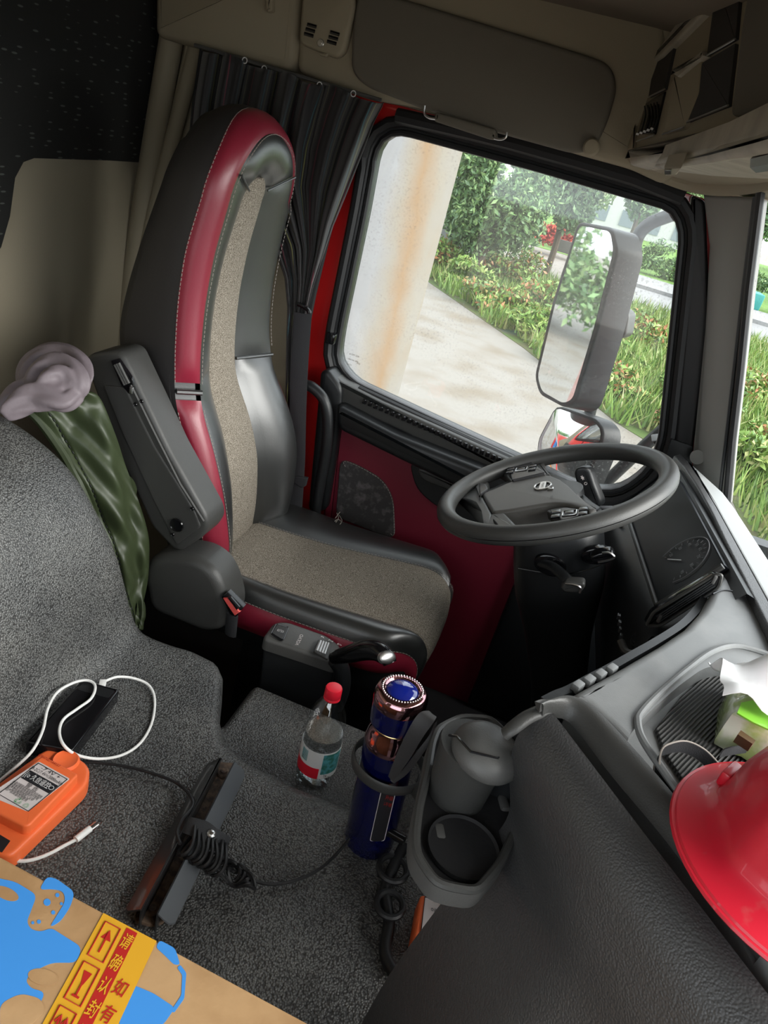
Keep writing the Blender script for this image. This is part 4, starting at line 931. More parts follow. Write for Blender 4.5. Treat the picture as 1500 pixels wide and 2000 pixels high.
wpart('spoke', [(1066, 996), (1110, 985), (1155, 998), (1150, 1024), (1100, 1034), (1092, 1016)], -.012, .018, MT['plastic'], .005, .006, 'spoke carrying the near button pad')
padpx = [(940, 963), (966, 953), (988, 943), (1020, 931), (1039, 926), (1058, 924), (1078, 928), (1097, 936), (1113, 947), (1128, 962), (1146, 979), (1166, 992), (1150, 1000), (1134, 991), (1112, 984), (1090, 982), (1070, 983), (1040, 988), (1000, 995), (962, 1000)]
obj('airbag_pad', prism(wp_(padpx, -.004, .008, 4), -wn*.05, 0.008, 5), MT['pad'], sw, label='smooth grey centre pad')
sp2 = [PP(a, b, W(0, 0, -.016), wn) for a, b in padpx]
obj('pad_surround', prism(grow(roundp(sp2, .008, 3), .010, wn), -wn*.035, 0.006, 3), MT['black'], sw)
HP = -.003
def wq(a, b, h=HP): return PP(a, b, W(0, 0, h), wn)
ec_ = wq(1060, 949, HP+.001); R_ = (wq(1085, 950)-wq(1035, 950))*.5; T_ = wq(1060, 940)-wq(1060, 957); T_ = wa*-.018; R_ = -wb2*.022
obj('emblem_ring', tube([ec_+T_*math.cos(t)+R_*math.sin(t) for t in [2*math.pi*k/40 for k in range(40)]], 0.0022, 8, True), MT['metal'], sw)
ae = ec_+R_*.85+T_*.75; af = ae+R_*.45+T_*.55
obj('emblem_arrow', J(tube([ae, af], 0.0018, 6), tube([af, af-R_*.45], 0.0018, 6), tube([af, af-T_*.6], 0.0018, 6)), MT['metal'], sw)
obj('emblem_bar', prism([ec_+T_*a+R_*b+wn*.002 for a, b in [(.38, -1), (.38, 1), (-.38, 1), (-.38, -1)]], -wn*.003, 0.0005), MT['metal'], sw)
text('VOLVO', ec_+wn*.0024, R_, T_, 0.0072, MT['ink'], sw, width=.028, name='emblem_name', ext=0.0003, bold=.01)
text('SRS', wq(1077, 971, HP+.0008), -wb2, -wa, 0.007, MT['ink'], sw, width=.014, name='pad_marking', ext=0.0004)
text('AIRBAG', wq(1042, 930, HP+.0008), -wb2, -wa, 0.005, MT['ink'], sw, width=.018, name='pad_marking', ext=0.0004)
for quad, h_ in (([(991, 908), (1007, 899), (1034, 898), (1066, 922), (1014, 934), (1000, 937)], .002), ([(1074, 998), (1103, 990), (1134, 994), (1142, 1001), (1125, 1010), (1097, 1016)], -.004)):
    bp = wpart('button_pad', quad, h_, .016, MT['buttons'], .003, .004)
    q = wp_(quad, h_+.0012, .0, 1); c_ = sum(q, Vector())/len(q); s1 = 1 if quad[0][0] < 1050 else -1
    obj('silver_frame', tube(roundp([c_+wb2*b+wa*a for a, b in [(-.013, -.011), (-.013, .011), (.013, .011), (.013, -.011)]], .002, 2), 0.0013, 6, True), MT['metal'], bp)
    for a, b in [(-.026, -.012), (-.026, .010), (.026, -.010), (.026, .012), (0, 0)]:
        obj('button', box(c_+wa*a+wb2*b+wn*.0004, (.017, .017, .003), .001, Matrix((wa, wb2, wn)).transposed()), MT['gloss'], bp)
wpart('grip_inset', [(929, 950), (936, 943), (947, 944), (953, 954), (938, 964), (937, 972)], .0, .01, MT['buttons'], .002, .003)
wpart('grip_inset', [(962, 1013), (971, 1009), (990, 1019), (1006, 1031), (997, 1034), (974, 1027)], .0, .01, MT['buttons'], .002, .003)

# ---------------------------------------------------------------- steering column and stalks
sc_ = empty('steering_column', (.3, 1.5, 0), 'black steering column cowl below the wheel with lever recesses', 'steering column')
secs = [(.095, .865, .085, .090), (.118, .835, .094, .098), (.140, .78, .098, .102), (.162, .725, .098, .104), (.178, .68, .090, .096), (.205, .60, .076, .080), (.240, .50, .068, .072), (.280, .38, .066, .068), (.32, .2, .066, .068), (.35, .02, .070, .070)]
rings = []
secs_c = catmull([V(a, b, c) for a, b, c, d in secs], 4); secs_d = catmull([V(a, d, 0) for a, b, c, d in secs], 4)
for i, q in enumerate(secs_c):
    dd = secs_d[i].y; ring = []
    ax_ = wa if q.y > .60 else (wa.lerp(V(-1, 0, 0), sst(.60, .40, q.y)))
    for k in range(36):
        a = 2*math.pi*k/36; ring.append(V(q.x, 1.49, q.y)+ax_*q.z*math.copysign(abs(math.cos(a))**.65, math.cos(a))+wb2*dd*math.copysign(abs(math.sin(a))**.65, math.sin(a)))
    rings.append(ring)
obj('column_cowl', rings2g(rings), MT['black'], sc_)
obj('cowl_seam', tube(catmull([P(a, b, 'y', 1.385) for a, b in [(1012, 1110), (1060, 1118), (1100, 1122), (1150, 1112), (1202, 1090)]], 5)+[], 0.0014, 5), MT['gloss'], sc_)
obj('hub_neck', tube([WC-wn*.09, WC-wn*.005], .062, 24), MT['black'], sc_)
def lever(name, lab, pts, r, tip, m=MT['black']):
    t = empty(name, pts[0], lab, 'lever'); c = catmull(pts, 5); n_ = len(c)
    obj('lever_arm', tube(c, [r if isinstance(r, tuple) else (r, r)]*n_, 14, flat=wn), m, t); return t
def ell(c, ex, ey, rx, ry, n=28): return [c+ex*rx*math.cos(2*math.pi*k/n)+ey*ry*math.sin(2*math.pi*k/n) for k in range(n)]
wr_ = V(1, 0, 0)
yl = 1.382
obj('lever_recess', prism(ell(P(1074, 1106, 'y', yl), V(1, 0, 0), V(0, 0, 1), .034, .024), (0, .02, 0), 0.004), MT['gloss'], sc_)
obj('lever_recess', prism(ell(P(1166, 1088, 'y', yl), V(1, 0, .3), V(0, 0, 1), .030, .020), (0, .02, 0), 0.004), MT['gloss'], sc_)
l1 = lever('retarder_lever', 'longer black lever with silver-edged tip hanging left below the wheel', [P(1058, 1100, 'y', 1.39), P(1080, 1108, 'y', 1.36), P(1104, 1128, 'y', 1.33), P(1112, 1140, 'y', 1.32)], (.009, .012), None)
tip = roundp([P(a, b, 'y', 1.305) for a, b in [(1094, 1148), (1104, 1136), (1140, 1138), (1144, 1146), (1134, 1160), (1100, 1158)]], .006, 3)
obj('lever_tip', prism(tip, (0, .022, 0), .005, 3), MT['plastic'], l1); obj('silver_edge', tube(catmull([P(a, b, 'y', 1.303) for a, b in [(1104, 1140), (1122, 1142), (1134, 1148), (1132, 1158)]], 4), .0025, 6), MT['metal'], l1)
l2 = lever('wiper_lever', 'short black lever with silver edge on the right of the column', [P(1158, 1088, 'y', 1.39), P(1172, 1086, 'y', 1.36), P(1182, 1086, 'y', 1.345)], (.009, .014), None)
tip = roundp([P(a, b, 'y', 1.33) for a, b in [(1150, 1088), (1168, 1080), (1194, 1076), (1202, 1088), (1190, 1096), (1160, 1104)]], .006, 3)
obj('lever_tip', prism(tip, (0, .022, 0), .005, 3), MT['gloss'], l2); obj('silver_edge', tube(catmull([P(a, b, 'y', 1.328) for a, b in [(1176, 1080), (1190, 1080), (1200, 1088), (1188, 1094), (1168, 1098)]], 4), .0025, 6), MT['metal'], l2)
l3 = empty('indicator_stalk', P(1150, 950, 'y', 1.60), 'black stalk with light symbols rising behind the wheel hub', 'lever')
sp_ = roundp([P(a, b, 'y', 1.56) for a, b in [(1120, 925), (1124, 914), (1140, 911), (1152, 918), (1160, 945), (1174, 980), (1170, 992), (1150, 985), (1128, 955)]], .008, 3)
obj('stalk_body', prism(sp_, (0.01, .022, 0), .006, 3), MT['black'], l3)
text('✱ 0', P(1140, 938, 'y', 1.557), P(1146, 950, 'y', 1.55)-P(1136, 932, 'y', 1.55), P(1150, 930, 'y', 1.55)-P(1140, 938, 'y', 1.55), .010, MT['label'], l3, width=.024, name='symbols', ext=.0004)

# ---------------------------------------------------------------- cup holder module
ch = empty('cup_holder', P(880, 1700, 'z', .60), 'grey moulded cup holder with an open rim beside the dash side panel', 'cup holder')
co_ = [(872, 1408), (850, 1420), (838, 1450), (830, 1500), (812, 1575), (804, 1635), (808, 1672), (826, 1700), (846, 1728), (880, 1740), (936, 1748), (985, 1690), (1015, 1620), (1018, 1520), (1010, 1450), (960, 1400), (900, 1396)]
CO = resample(roundp([P(a, b, 'z', .80) for a, b in co_], .012, 3), 90)
CI = grow(CO, -.009, V(0, 0, 1))
obj('rim_shell', ringslab(CO, CI, (0, 0, -.026)), MT['plastic_mid'], ch, sharp=50)
obj('rim_lip', tube([a.lerp(b, .5) for a, b in zip(CO, CI)], .0055, 8, True), MT['plastic'], ch)
obj('tray_floor', prism([V(p.x, p.y, .784) for p in grow(CI, -.001, V(0, 0, 1))], (0, 0, -.006), 0), MT['floor'], ch)  # near-black colour stands in for the shade down inside the holder
wc_ = P(905, 1655, 'z', .789)
obj('cup_well', lathe([(.041, 0), (.044, .003), (.044, -.003), (.040, -.002), (.038, -.004), (0, -.004)], wc_+V(0, 0, .0), 40), MT['floor'], ch)  # shallow dish, coloured near-black to imitate the shade of a deep well
for a, b, c, d in [(868, 1545, 890, 1570), (840, 1630, 868, 1645), (968, 1560, 990, 1600)]:
    c0 = P((a+c)/2, (b+d)/2, 'z', .775); obj('grip_tab', box(c0, (.012, .022, .030), .003, Matrix.Rotation(.4, 3, 'Z')), MT['plastic_mid'], ch)
# ring of the bottle holder clipped on the side
hc = P(752, 1480, 'z', .655)
bh = obj('bottle_ring', tube([V(-.036, .834, .665)+V(.056*math.cos(t), .050*math.sin(t), 0.0) for t in [2*math.pi*k/48 for k in range(48)]], (.010, .0028), 10, True, flat=(0, 0, 1)), MT['plastic'], ch)
obj('ring_arm', prism([V(.012, .80, .672), V(.012, .835, .672), V(.036, .80, .69), V(.034, .76, .69)], (0, 0, -.012), .003), MT['plastic'], ch)
# ash bin with lid
bc = P(935, 1440, 'z', .882)
bin_ = empty('ash_bin', (bc.x, bc.y, .727), 'grey lidded ash bin standing in the rear cup well', 'bin')
BP = [(0, 0), (.031, 0), (.034, .006), (.038, .06), (.042, .115), (.044, .135), (.044, .142)]
obj('bin_body', lathe([(r, h) for r, h in BP]+[(0, .142)], (bc.x, bc.y, .727), 40), MT['plastic'], bin_)
lidp = [(0, .168), (.018, .167), (.030, .164), (.038, .158), (.043, .150), (.0445, .142), (.043, .139), (0, .139)]
obj('bin_lid', lathe(lidp, (bc.x, bc.y, .727), 40, (0.10, -.05, 1)), MT['plastic_mid'], bin_)
obj('lid_groove', tube([P(a, b, 'z', z) for a, b, z in [(877, 1436, .884), (892, 1438, .892), (919, 1468, .893), (972, 1481, .889), (997, 1464, .882)]], .0016, 6), MT['gloss'], bin_)

# ================================================================ LOOSE THINGS
# --- vacuum flask
fb, ft = V(-.026, .832, .495), P(787, 1344, 'y', .835)
fa = (ft-fb); FH = fa.length; fa.normalize()
fk = empty('vacuum_flask', fb, 'glossy dark blue vacuum flask with a gem-topped rose chrome lid', 'flask')
s_ = FH/.30
obj('flask_body', lathe([(0, 0), (.036, 0), (.040, .004), (.0405, .02), (.0405, .195*s_), (.0400, .205*s_)], fb, 48, fa), MT['blue'], fk)
obj('shoulder', lathe([(.0402, .203*s_), (.0408, .207*s_), (.0402, .212*s_), (.036, .226*s_), (.0335, .232*s_), (.033, .238*s_)], fb, 48, fa), MT['rose'], fk)
obj('neck_ring', lathe([(.0345, .237*s_), (.0355, .239*s_), (.0345, .241*s_)], fb, 48, fa), MT['gold'], fk)
obj('lid', lathe([(.033, .241*s_), (.0385, .243*s_), (.0392, .250*s_), (.0392, .276*s_)], fb, 48, fa), MT['blue'], fk)
obj('lid_rim', lathe([(.0392, .275*s_), (.0398, .278*s_), (.0395, .288*s_), (.037, .295*s_), (.033, .298*s_), (.026, .299*s_), (.0235, .297*s_)], fb, 48, fa), MT['rose'], fk)
obj('gem', lathe([(.0238, .2965*s_), (.020, .300*s_), (.012, .303*s_), (0, .304*s_)], fb, 40, fa), MT['bluegem'], fk)
fx = fa.orthogonal().normalized(); fy = fa.cross(fx); ftc = fb+fa*.2992*s_
gems = []
for k in range(44):
    a = 2*math.pi*k/44; bm = bmesh.new(); bmesh.ops.create_icosphere(bm, subdivisions=1, radius=.0015); gems.append(xf(bm2g(bm), Matrix.Translation(ftc+(fx*math.cos(a)+fy*math.sin(a))*.0295)))
ob = obj('studs', J(*gems), MT['metal'], fk); ob['kind'] = 'stuff'
def ribbon(A, B, y, th=.0016): 
    a_ = catmull([P(a, b, 'y', q) for (a, b), q in zip(A, y)], 5); b_ = catmull([P(a, b, 'y', q) for (a, b), q in zip(B, y)], 5)
    return solid([a_, [p.lerp(q, .5)+V(0, -.001, 0) for p, q in zip(a_, b_)], b_], th)
obj('leather_strap', ribbon([(838, 1388), (820, 1392), (800, 1420), (776, 1470), (758, 1516)], [(853, 1400), (846, 1412), (826, 1440), (798, 1486), (768, 1526)], [.80, .79, .78, .775, .77]), MT['leather_dull'], fk, label='broad black strap end')
obj('leather_strap', ribbon([(848, 1412), (838, 1436), (812, 1470), (785, 1505), (762, 1524)], [(854, 1408), (846, 1440), (822, 1478), (795, 1512), (770, 1530)], [.806, .80, .79, .785, .778]), MT['leather_dull'], fk)
lbl = [fb+fa*h*s_+(-fy*0+((CAM-fb).cross(fa).normalized()*math.sin(t)+((CAM-fb)-fa*(CAM-fb).dot(fa)).normalized()*math.cos(t)))*.0409 for h in (.06, .14) for t in (0,)]
fr = ((CAM-fb)-fa*(CAM-fb).dot(fa)).normalized(); fs = fa.cross(fr)
def onflask(t, h, r=.0412): return fb+fa*h*s_+(fr*math.cos(t)+fs*math.sin(t))*r
obj('flask_label', grid([[onflask(t, h) for t in [.05+i*.09 for i in range(7)]] for h in (.045, .07, .10, .13, .150)]), MT['ink'], fk)
obj('label_border', tube(roundp([onflask(t, h, .0416) for t, h in [(.05, .045), (.60, .045), (.60, .150), (.05, .150)]], .004, 3), .0006, 5, True), MT['label'], fk)
text('新升级', onflask(.32, .135, .0418), fs, fa, .010, MT['tapered'], fk, width=.018, name='label_text'); text('316不锈', onflask(.32, .122, .0418), fs, fa, .009, MT['tapered'], fk, width=.018, name='label_text')
# --- water bottle
wb0 = P(613, 1520, 'z', .421); wt0 = P(653, 1342, 'y', wb0.y+.004)
wax = (wt0-wb0); WH = wax.length; wax.normalize(); k_ = WH/.235
bo_ = empty('water_bottle', wb0, 'half-full clear plastic water bottle with a red cap', 'bottle')
prof = [(0, .004), (.028, .002), (.033, .006), (.0345, .02), (.0335, .06), (.0345, .10), (.0345, .125), (.034, .15), (.031, .172), (.024, .192), (.015, .207), (.0125, .212), (.0125, .216)]
obj('bottle_wall', lathe([(r*1.04, h*k_) for r, h in prof], wb0, 44, wax), MT['pet'], bo_)
wat = glassmat('water', (0.93, 0.95, 0.955), 0.10)
obj('water', lathe([(0, .006*k_)]+[(r*.99, h*k_) for r, h in prof[1:7]]+[(.0338, .128*k_), (0, .128*k_)], wb0, 44, (wax+V(0, 0, 0)).normalized()), wat, bo_)
obj('cap', lathe([(.0135, .2095*k_), (.0152, .2095*k_), (.0152, .213*k_), (.0146, .214*k_), (.0152, .215*k_), (.0150, .2315*k_), (.0138, .2345*k_), (.0125, .235*k_), (.0, .2345*k_)], wb0, 40, wax), MT['lidred'], bo_)
bfr = ((CAM-wb0)-wax*(CAM-wb0).dot(wax)).normalized(); bfs = wax.cross(bfr)
def onb(t, h, r=.0366): return wb0+wax*h*k_+(bfr*math.cos(t)+bfs*math.sin(t))*r
def patch(t0, t1, h0, h1, m, nm, lab=None, r=.0368): return obj(nm, solid([[onb(lerp(t0, t1, i/14), lerp(h0, h1, j/3), r) for i in range(15)] for j in range(4)], .0003), m, bo_, label=lab)
wl = mat('label_white', (.75, .75, .74), .4); lg = mat('label_landscape', (.03, .16, .12), .4, var=(120, (.10, .35, .40), .4, .6))
patch(-1.9, 1.9, .040, .105, wl, 'bottle_label', 'white and red wrap label')
patch(-1.9, .15, .040, .066, MT['lidred'], 'label_red_band', 'red lower band of the label', .0371)
patch(.25, 1.3, .052, .102, lg, 'label_picture', 'green and blue landscape picture', .0371)
for i in range(9): patch(-.95+i*.045, -.93+i*.045, .074, .1, lg, 'barcode_bar', None, .0371)
text('天然水', onb(.5, .046, .0373), bfs, wax, .009, MT['ink'], bo_, width=.024, name='label_text')
# --- steel bracket on the floor, cord, strap
br = empty('steel_bracket', P(360, 1640, 'z', .50), 'pair of black steel angle rails bolted to the vinyl engine cover', 'bracket')
zb = .512
obj('base_plate', prism(roundp([P(a, b, 'z', zb) for a, b in [(428, 1488), (462, 1490), (468, 1500), (320, 1800), (296, 1806), (266, 1798), (262, 1788)]], .004, 2), (0, 0, -.006), .001), MT['rust'], br)
def rail(px_, zs, m, lab):
    q = [P(a, b, 'z', z) for (a, b), z in zip(px_, zs)]
    obj(lab[0], prism(q, (0, 0, -.0035), .0), m, br, label=lab[1])
la = [(429, 1480), (406, 1491), (398, 1500), (246, 1774), (250, 1779), (273, 1776), (278, 1779), (434, 1481)]
rail(la, [.545, .523, .520, .520, .521, .540, .545, .545], MT['blacksteel'], ('left_rail', 'shiny black left rail with its shade in the colour'))  # darker than the right rail: the shade it faces is put into its colour
ra = [(459, 1488), (477, 1505), (478, 1515), (472, 1529), (342, 1802), (331, 1804), (320, 1796), (309, 1785)]
rail(ra, [.545, .525, .523, .520, .520, .523, .535, .545], MT['worn'], ('right_rail', 'scuffed grey right rail'))
for nm, p0, p1 in (('left_web', (431, 1482), (277, 1779)), ('right_web', (459, 1488), (309, 1785))):
    A = P(*p0, 'z', .545); B = P(*p1, 'z', .545); obj(nm, solid([[A, B], [A-V(0, 0, .04), B-V(0, 0, .04)]], .002), MT['blacksteel'], br)
for a, b in [(437, 1508), (298, 1776)]: obj('bolt', lathe([(0, .004), (.005, .004), (.006, .002), (.010, .001), (.011, -.002)], P(a, b, 'z', .514), 16), MT['rust'], br)
sr = empty('cable_strap', P(395, 1630, 'z', .54), 'black webbing strap with a bright rivet across the steel rails', 'strap')
wt1 = catmull([P(a, b, 'z', z) for a, b, z in [(352, 1596, .530), (373, 1596, .550), (404, 1604, .556), (428, 1621, .552), (451, 1635, .530)]], 5)
wt2 = catmull([P(a, b, 'z', z) for a, b, z in [(344, 1622, .530), (362, 1628, .550), (394, 1640, .556), (420, 1656, .552), (441, 1662, .530)]], 5)
obj('webbing', solid([[a.lerp(b, v) for a, b in zip(wt1, wt2)] for v in (0, .25, .5, .75, 1)], -.002), MT['webbing'], sr)
obj('rivet', lathe([(0, .004), (.003, .0035), (.006, .002), (.007, 0)], P(413, 1628, 'z', .557), 20), MT['metal'], sr)
cord = []
cord.append(tube(catmull([P(a, b, 'z', z) for a, b, z in [(150, 1488, .505), (200, 1490, .505), (260, 1500, .506), (320, 1518, .507), (352, 1534, .510), (372, 1555, .535), (376, 1575, .540), (356, 1600, .545), (346, 1625, .545), (352, 1648, .550)]], 8), .0026, 8))
cx0, cx1 = (370, 1640), (432, 1680)
for k in range(8):
    t = k/7; c = P(lerp(cx0[0], cx1[0], t), lerp(cx0[1], cx1[1], t), 'z', .545)
    e = P(lerp(cx0[0], cx1[0], t)-14+3*(k % 3), lerp(cx0[1], cx1[1], t)+30, 'z', .55)-c
    cord.append(tube([c+e*math.cos(a)+V(.004*math.sin(2*a)+.006*math.sin(a), 0, .013*math.sin(a)) for a in [2*math.pi*i/28 for i in range(28)]], .0028, 6, True))
for k in range(5):
    c = P(436+k*9, 1692+k*6, 'z', .522); e = P(466+k*8, 1712+k*5, 'z', .522)-c; n_ = V(-e.y, e.x, 0)*(.45+.1*(k % 2))
    cord.append(tube([c+e*math.cos(a)*1.0+n_*math.sin(a)+V(0, 0, .006*math.sin(3*a+k)) for a in [2*math.pi*i/32 for i in range(32)]], .0028, 6, True))
cord.append(tube(catmull([P(a, b, 'z', z) for a, b, z in [(470, 1706, .515), (496, 1720, .508), (530, 1727, .506), (575, 1720, .506), (620, 1700, .506), (655, 1670, .508), (690, 1630, .52), (712, 1612, .535), (735, 1605, .55)]], 8), .0026, 8))
cdb = empty('black_cord', P(440, 1700, 'z', .50), 'thin black charging cord wound round the steel rails', 'cord')
obj('cord_run', J(*cord), MT['rubber'], cdb)
obj('plug', J(tube([P(728, 1602, 'z', .555), P(748, 1618, 'z', .556)], .010, 12), tube([P(748, 1618, 'z', .556), P(790, 1642, 'z', .56)], .0075, 12)), MT['gloss'], cdb)
obj('plug_rib', J(*[tube([P(733+4*k, 1606+3*k, 'z', .557)+V(0, 0, .0105*math.cos(a))+V(.008*math.sin(a), .008*math.sin(a), 0) for a in [i*math.pi/6-math.pi/2 for i in range(7)]], .0012, 5) for k in range(4)]), MT['plastic'], cdb)
# --- power bank
pbk = empty('power_bank', P(140, 1400, 'z', .505), 'slim glossy black power bank lying against the vinyl hump', 'power bank')
pq = [P(a, b, 'z', .540) for a, b in [(160, 1326), (234, 1346), (142, 1466), (48, 1448)]]
obj('bank_case', prism(roundp(pq, .006, 4), (0, 0, -.026), .004, 4), MT['gloss'], pbk)
obj('port_inset', prism(roundp([pq[0].lerp(pq[1], .1)+(pq[3]-pq[0])*.04+V(0, 0, .0006), pq[0].lerp(pq[1], .92)+(pq[3]-pq[0])*.04+V(0, 0, .0006), pq[0].lerp(pq[1], .92)+(pq[3]-pq[0])*.17+V(0, 0, .0006), pq[0].lerp(pq[1], .1)+(pq[3]-pq[0])*.17+V(0, 0, .0006)], .003, 2), (0, 0, -.001), .0003), MT['black'], pbk)
# --- white cable
wcb = empty('white_cable', P(200, 1480, 'z', .50), 'white charging cable looped over the black power bank', 'cable')
wp = [(-40, 1560, .51), (0, 1524, .51), (40, 1490, .530), (66, 1462, .546), (84, 1425, .546), (93, 1385, .546), (112, 1352, .546), (145, 1333, .546), (172, 1329, .546), (186, 1340, .546), (178, 1364, .546), (150, 1385, .546), (124, 1405, .546), (116, 1430, .546), (125, 1456, .545), (152, 1475, .528), (195, 1482, .508), (240, 1474, .505), (275, 1450, .505), (297, 1410, .505), (302, 1365, .505), (290, 1338, .508), (262, 1325, .515), (230, 1322, .525), (206, 1330, .53)]
obj('cable_loop', tube(catmull([P(*q[:2], 'z', q[2]) for q in wp], 7), .0024, 8), MT['white'], wcb)
obj('plug', box(P(200, 1336, 'z', .530), (.012, .018, .008), .002, Matrix.Rotation(.5, 3, 'Z')), MT['white'], wcb)
obj('cable_tail', tube(catmull([P(*q, 'z', .506) for q in [(-30, 1660), (0, 1672), (30, 1681), (60, 1680), (95, 1668), (125, 1652), (148, 1640)]], 7), .0026, 8), MT['white'], wcb)
obj('plug', tube([P(148, 1640, 'z', .508), P(176, 1618, 'z', .508)], (.0052), 12), MT['white'], wcb)
obj('metal_tip', tube([P(176, 1618, 'z', .508), P(190, 1608, 'z', .508)], (.0022, .0042), 10, flat=(0, 0, 1)), MT['metal'], wcb)
# --- orange charger with battery
oc = empty('orange_charger', P(60, 1600, 'z', .50), 'orange battery charger cradle holding a labelled orange battery', 'charger')
bo2 = roundp([P(a, b, 'z', .530) for a, b in [(88, 1462), (120, 1458), (168, 1488), (176, 1502), (172, 1530), (20, 1676), (-90, 1640), (-60, 1570)]], .014, 4)
obj('cradle', prism(bo2, (0, 0, -.028), .006, 4), MT['orange'], oc)
bt = [P(a, b, 'z', .548) for a, b in [(84, 1474), (154, 1512), (58, 1612), (46, 1614), (-30, 1576), (-24, 1560)]]
obj('battery', prism(roundp(bt, .005, 3), (0, 0, -.026), .003, 3), MT['orange'], oc)
ths = lathe([(0, .001), (.012, .002), (.018, .005), (.020, .002), (.021, 0)], P(128, 1487, 'z', .531), 28)
obj('thumb_recess', ths, MT['orange'], oc)
zl = .5485
def zq(a, b): return P(a, b, 'z', zl)
obj('battery_label', prism(roundp([zq(*q) for q in [(76, 1487), (137, 1521), (54, 1585), (-24, 1553)]], .003, 2), (0, 0, -.0006), .0002), MT['label'], oc)
u_ = zq(137, 1521)-zq(76, 1487); v_ = zq(76, 1487)-zq(0, 1545)
L00 = zq(76, 1487); 
def lp(u, v): return L00+u_*u-v_*v*1.15+V(0, 0, .0003)
obj('label_frame', tube([lp(.04, .04), lp(.96, .04), lp(.96, .93), lp(.04, .93)], .0008, 4, True), MT['ink'], oc)
obj('label_bar', prism([lp(.06, .24), lp(.94, .24), lp(.94, .46), lp(.06, .46)], (0, 0, -.0002)), MT['ink'], oc)
for s2, uu, vv, h2, w2, m2 in [('-7.4V +', .5, .09, .008, .034, 'ink'), ('JB-2C(7.4V=/3000mAh)', .5, .18, .008, .058, 'ink'), ('((o 久信遥控', .42, .35, .012, .044, 'white_ink'), ('○', .86, .35, .010, .008, 'white_ink'), ('警 告', .5, .52, .008, .020, 'ink'), ('◎请仔细阅读使用说明书后使用', .46, .60, .006, .052, 'ink'), ('◎请使用专用充电器进行充电', .45, .66, .006, .050, 'ink'), ('◎严禁拆解短路投入火中', .42, .72, .006, .046, 'ink'), ('◎严禁高温存放使用', .38, .78, .006, .038, 'ink')]:
    text(s2, lp(uu, vv), u_, v_, h2, MT[m2], oc, width=w2, name='label_text', ext=.0003)
text('♻ ♲', lp(.66, .87), u_, v_, .010, MT['inkgreen'], oc, width=.024, name='recycling_mark', ext=.0003)
obj('cradle_badge', prism([P(a, b, 'z', .5312) for a, b in [(0, 1630), (20, 1642), (4, 1664), (-20, 1655)]], (0, 0, -.001)), MT['ink'], oc)
text('I28H7VDT04157', zq(96, 1486)+V(0, 0, .0006), u_, v_, .006, MT['tapered'], oc, width=.04, name='moulded_number', ext=.0003)
# --- second orange battery under the cup holder
o2 = empty('orange_battery', P(850, 1810, 'z', .50), 'orange battery with a printed label under the cup holder', 'battery')
zo = .535
oq = [P(a, b, 'z', zo) for a, b in [(822, 1746), (960, 1780), (905, 1905), (802, 1862)]]
obj('battery_case', prism(roundp(oq, .005, 3), (0, 0, -.032), .004, 3), MT['orange'], o2)
l4 = [P(a, b, 'z', zo+.0006) for a, b in [(830, 1752), (950, 1784), (905, 1850), (822, 1822)]]
obj('battery_label', prism(l4, (0, 0, -.0008)), MT['label'], o2); obj('label_frame', tube(l4, .0010, 4, True), MT['ink'], o2)
uu, vv = (l4[1]-l4[0]), (l4[0]-l4[3])
for i, (s2, w2) in enumerate([('警 告', .018), ('◎请仔细阅读使用说明书', .050), ('请使用专用充电器', .040), ('◎严禁拆解短路', .036), ('◎严禁高温存放', .036)]):
    text(s2, l4[0]+uu*.38-vv*(.14+.17*i)+V(0, 0, .0004), uu, vv, .0065, MT['ink'], o2, width=w2, name='label_text', ext=.0003)
# --- dark tangled hose beside the cup holder
obj('rubber_hose', J(tube(catmull([P(a, b, 'z', z) for a, b, z in [(790, 1650, .53), (770, 1690, .52), (752, 1740, .515), (760, 1800, .512), (752, 1860, .51), (770, 1900, .51)]], 6), .009, 10), tube([P(766, 1700, 'z', .52)+V(.022*math.cos(a), .022*math.sin(a), .004) for a in [i*.3 for i in range(21)]], .005, 8, True), tube([P(760, 1770, 'z', .518)+V(.020*math.cos(a), .020*math.sin(a), .004) for a in [i*.3 for i in range(21)]], .005, 8, True)), MT['rubber'], None, 'black coiled hose on the vinyl cover below the cup holder', 'hose')

# --- cardboard box
zB = .80
bx0, bx1 = P(-420, 1444, 'z', zB), P(660, 2028, 'z', zB)
yb = (P(0, 1672, 'z', zB).y+P(600, 1997, 'z', zB).y)/2
d_ = (P(600, 1997, 'z', zB)-P(0, 1672, 'z', zB)).normalized(); pn = V(d_.y, -d_.x, 0)
c0 = P(0, 1672, 'z', zB)-d_*.22; c1 = P(600, 1997, 'z', zB)+d_*.02
bx = empty('cardboard_box', (c0.x+.3, c0.y-.15, .50), 'brown cardboard carton with blue print and yellow tape', 'box')
obj('carton', prism([c0, c1, c1+pn*.34, c0+pn*.34], (0, 0, -.295), .0025, 2), MT['card'], bx)
def bz(pts, r=.004, h=.0004): return roundp([P(a, b, 'z', zB+h) for a, b in pts], r, 4)
def prt(pts, m, nm, r=.004, h=.0004, lab=None): return obj(nm, prism(bz(pts, r, h), (0, 0, -.0003)), MT[m], bx, label=lab)
def blobp(cx, cy, rx, ry, rot, n=24): return [(cx+rx*math.cos(t)*math.cos(rot)-ry*math.sin(t)*math.sin(rot), cy+rx*math.cos(t)*math.sin(rot)+ry*math.sin(t)*math.cos(rot)) for t in [2*math.pi*k/n for k in range(n)]]
prt([(-60, 1700), (0, 1716), (30, 1722), (72, 1748), (60, 1780), (52, 1800), (60, 1815), (80, 1820), (100, 1812), (160, 1850), (150, 1880), (100, 1880), (60, 1900), (50, 1915), (60, 1930), (90, 1938), (60, 1990), (20, 2040), (-60, 2040)], 'printblue', 'blue_print', .006, lab='blue printed figure')
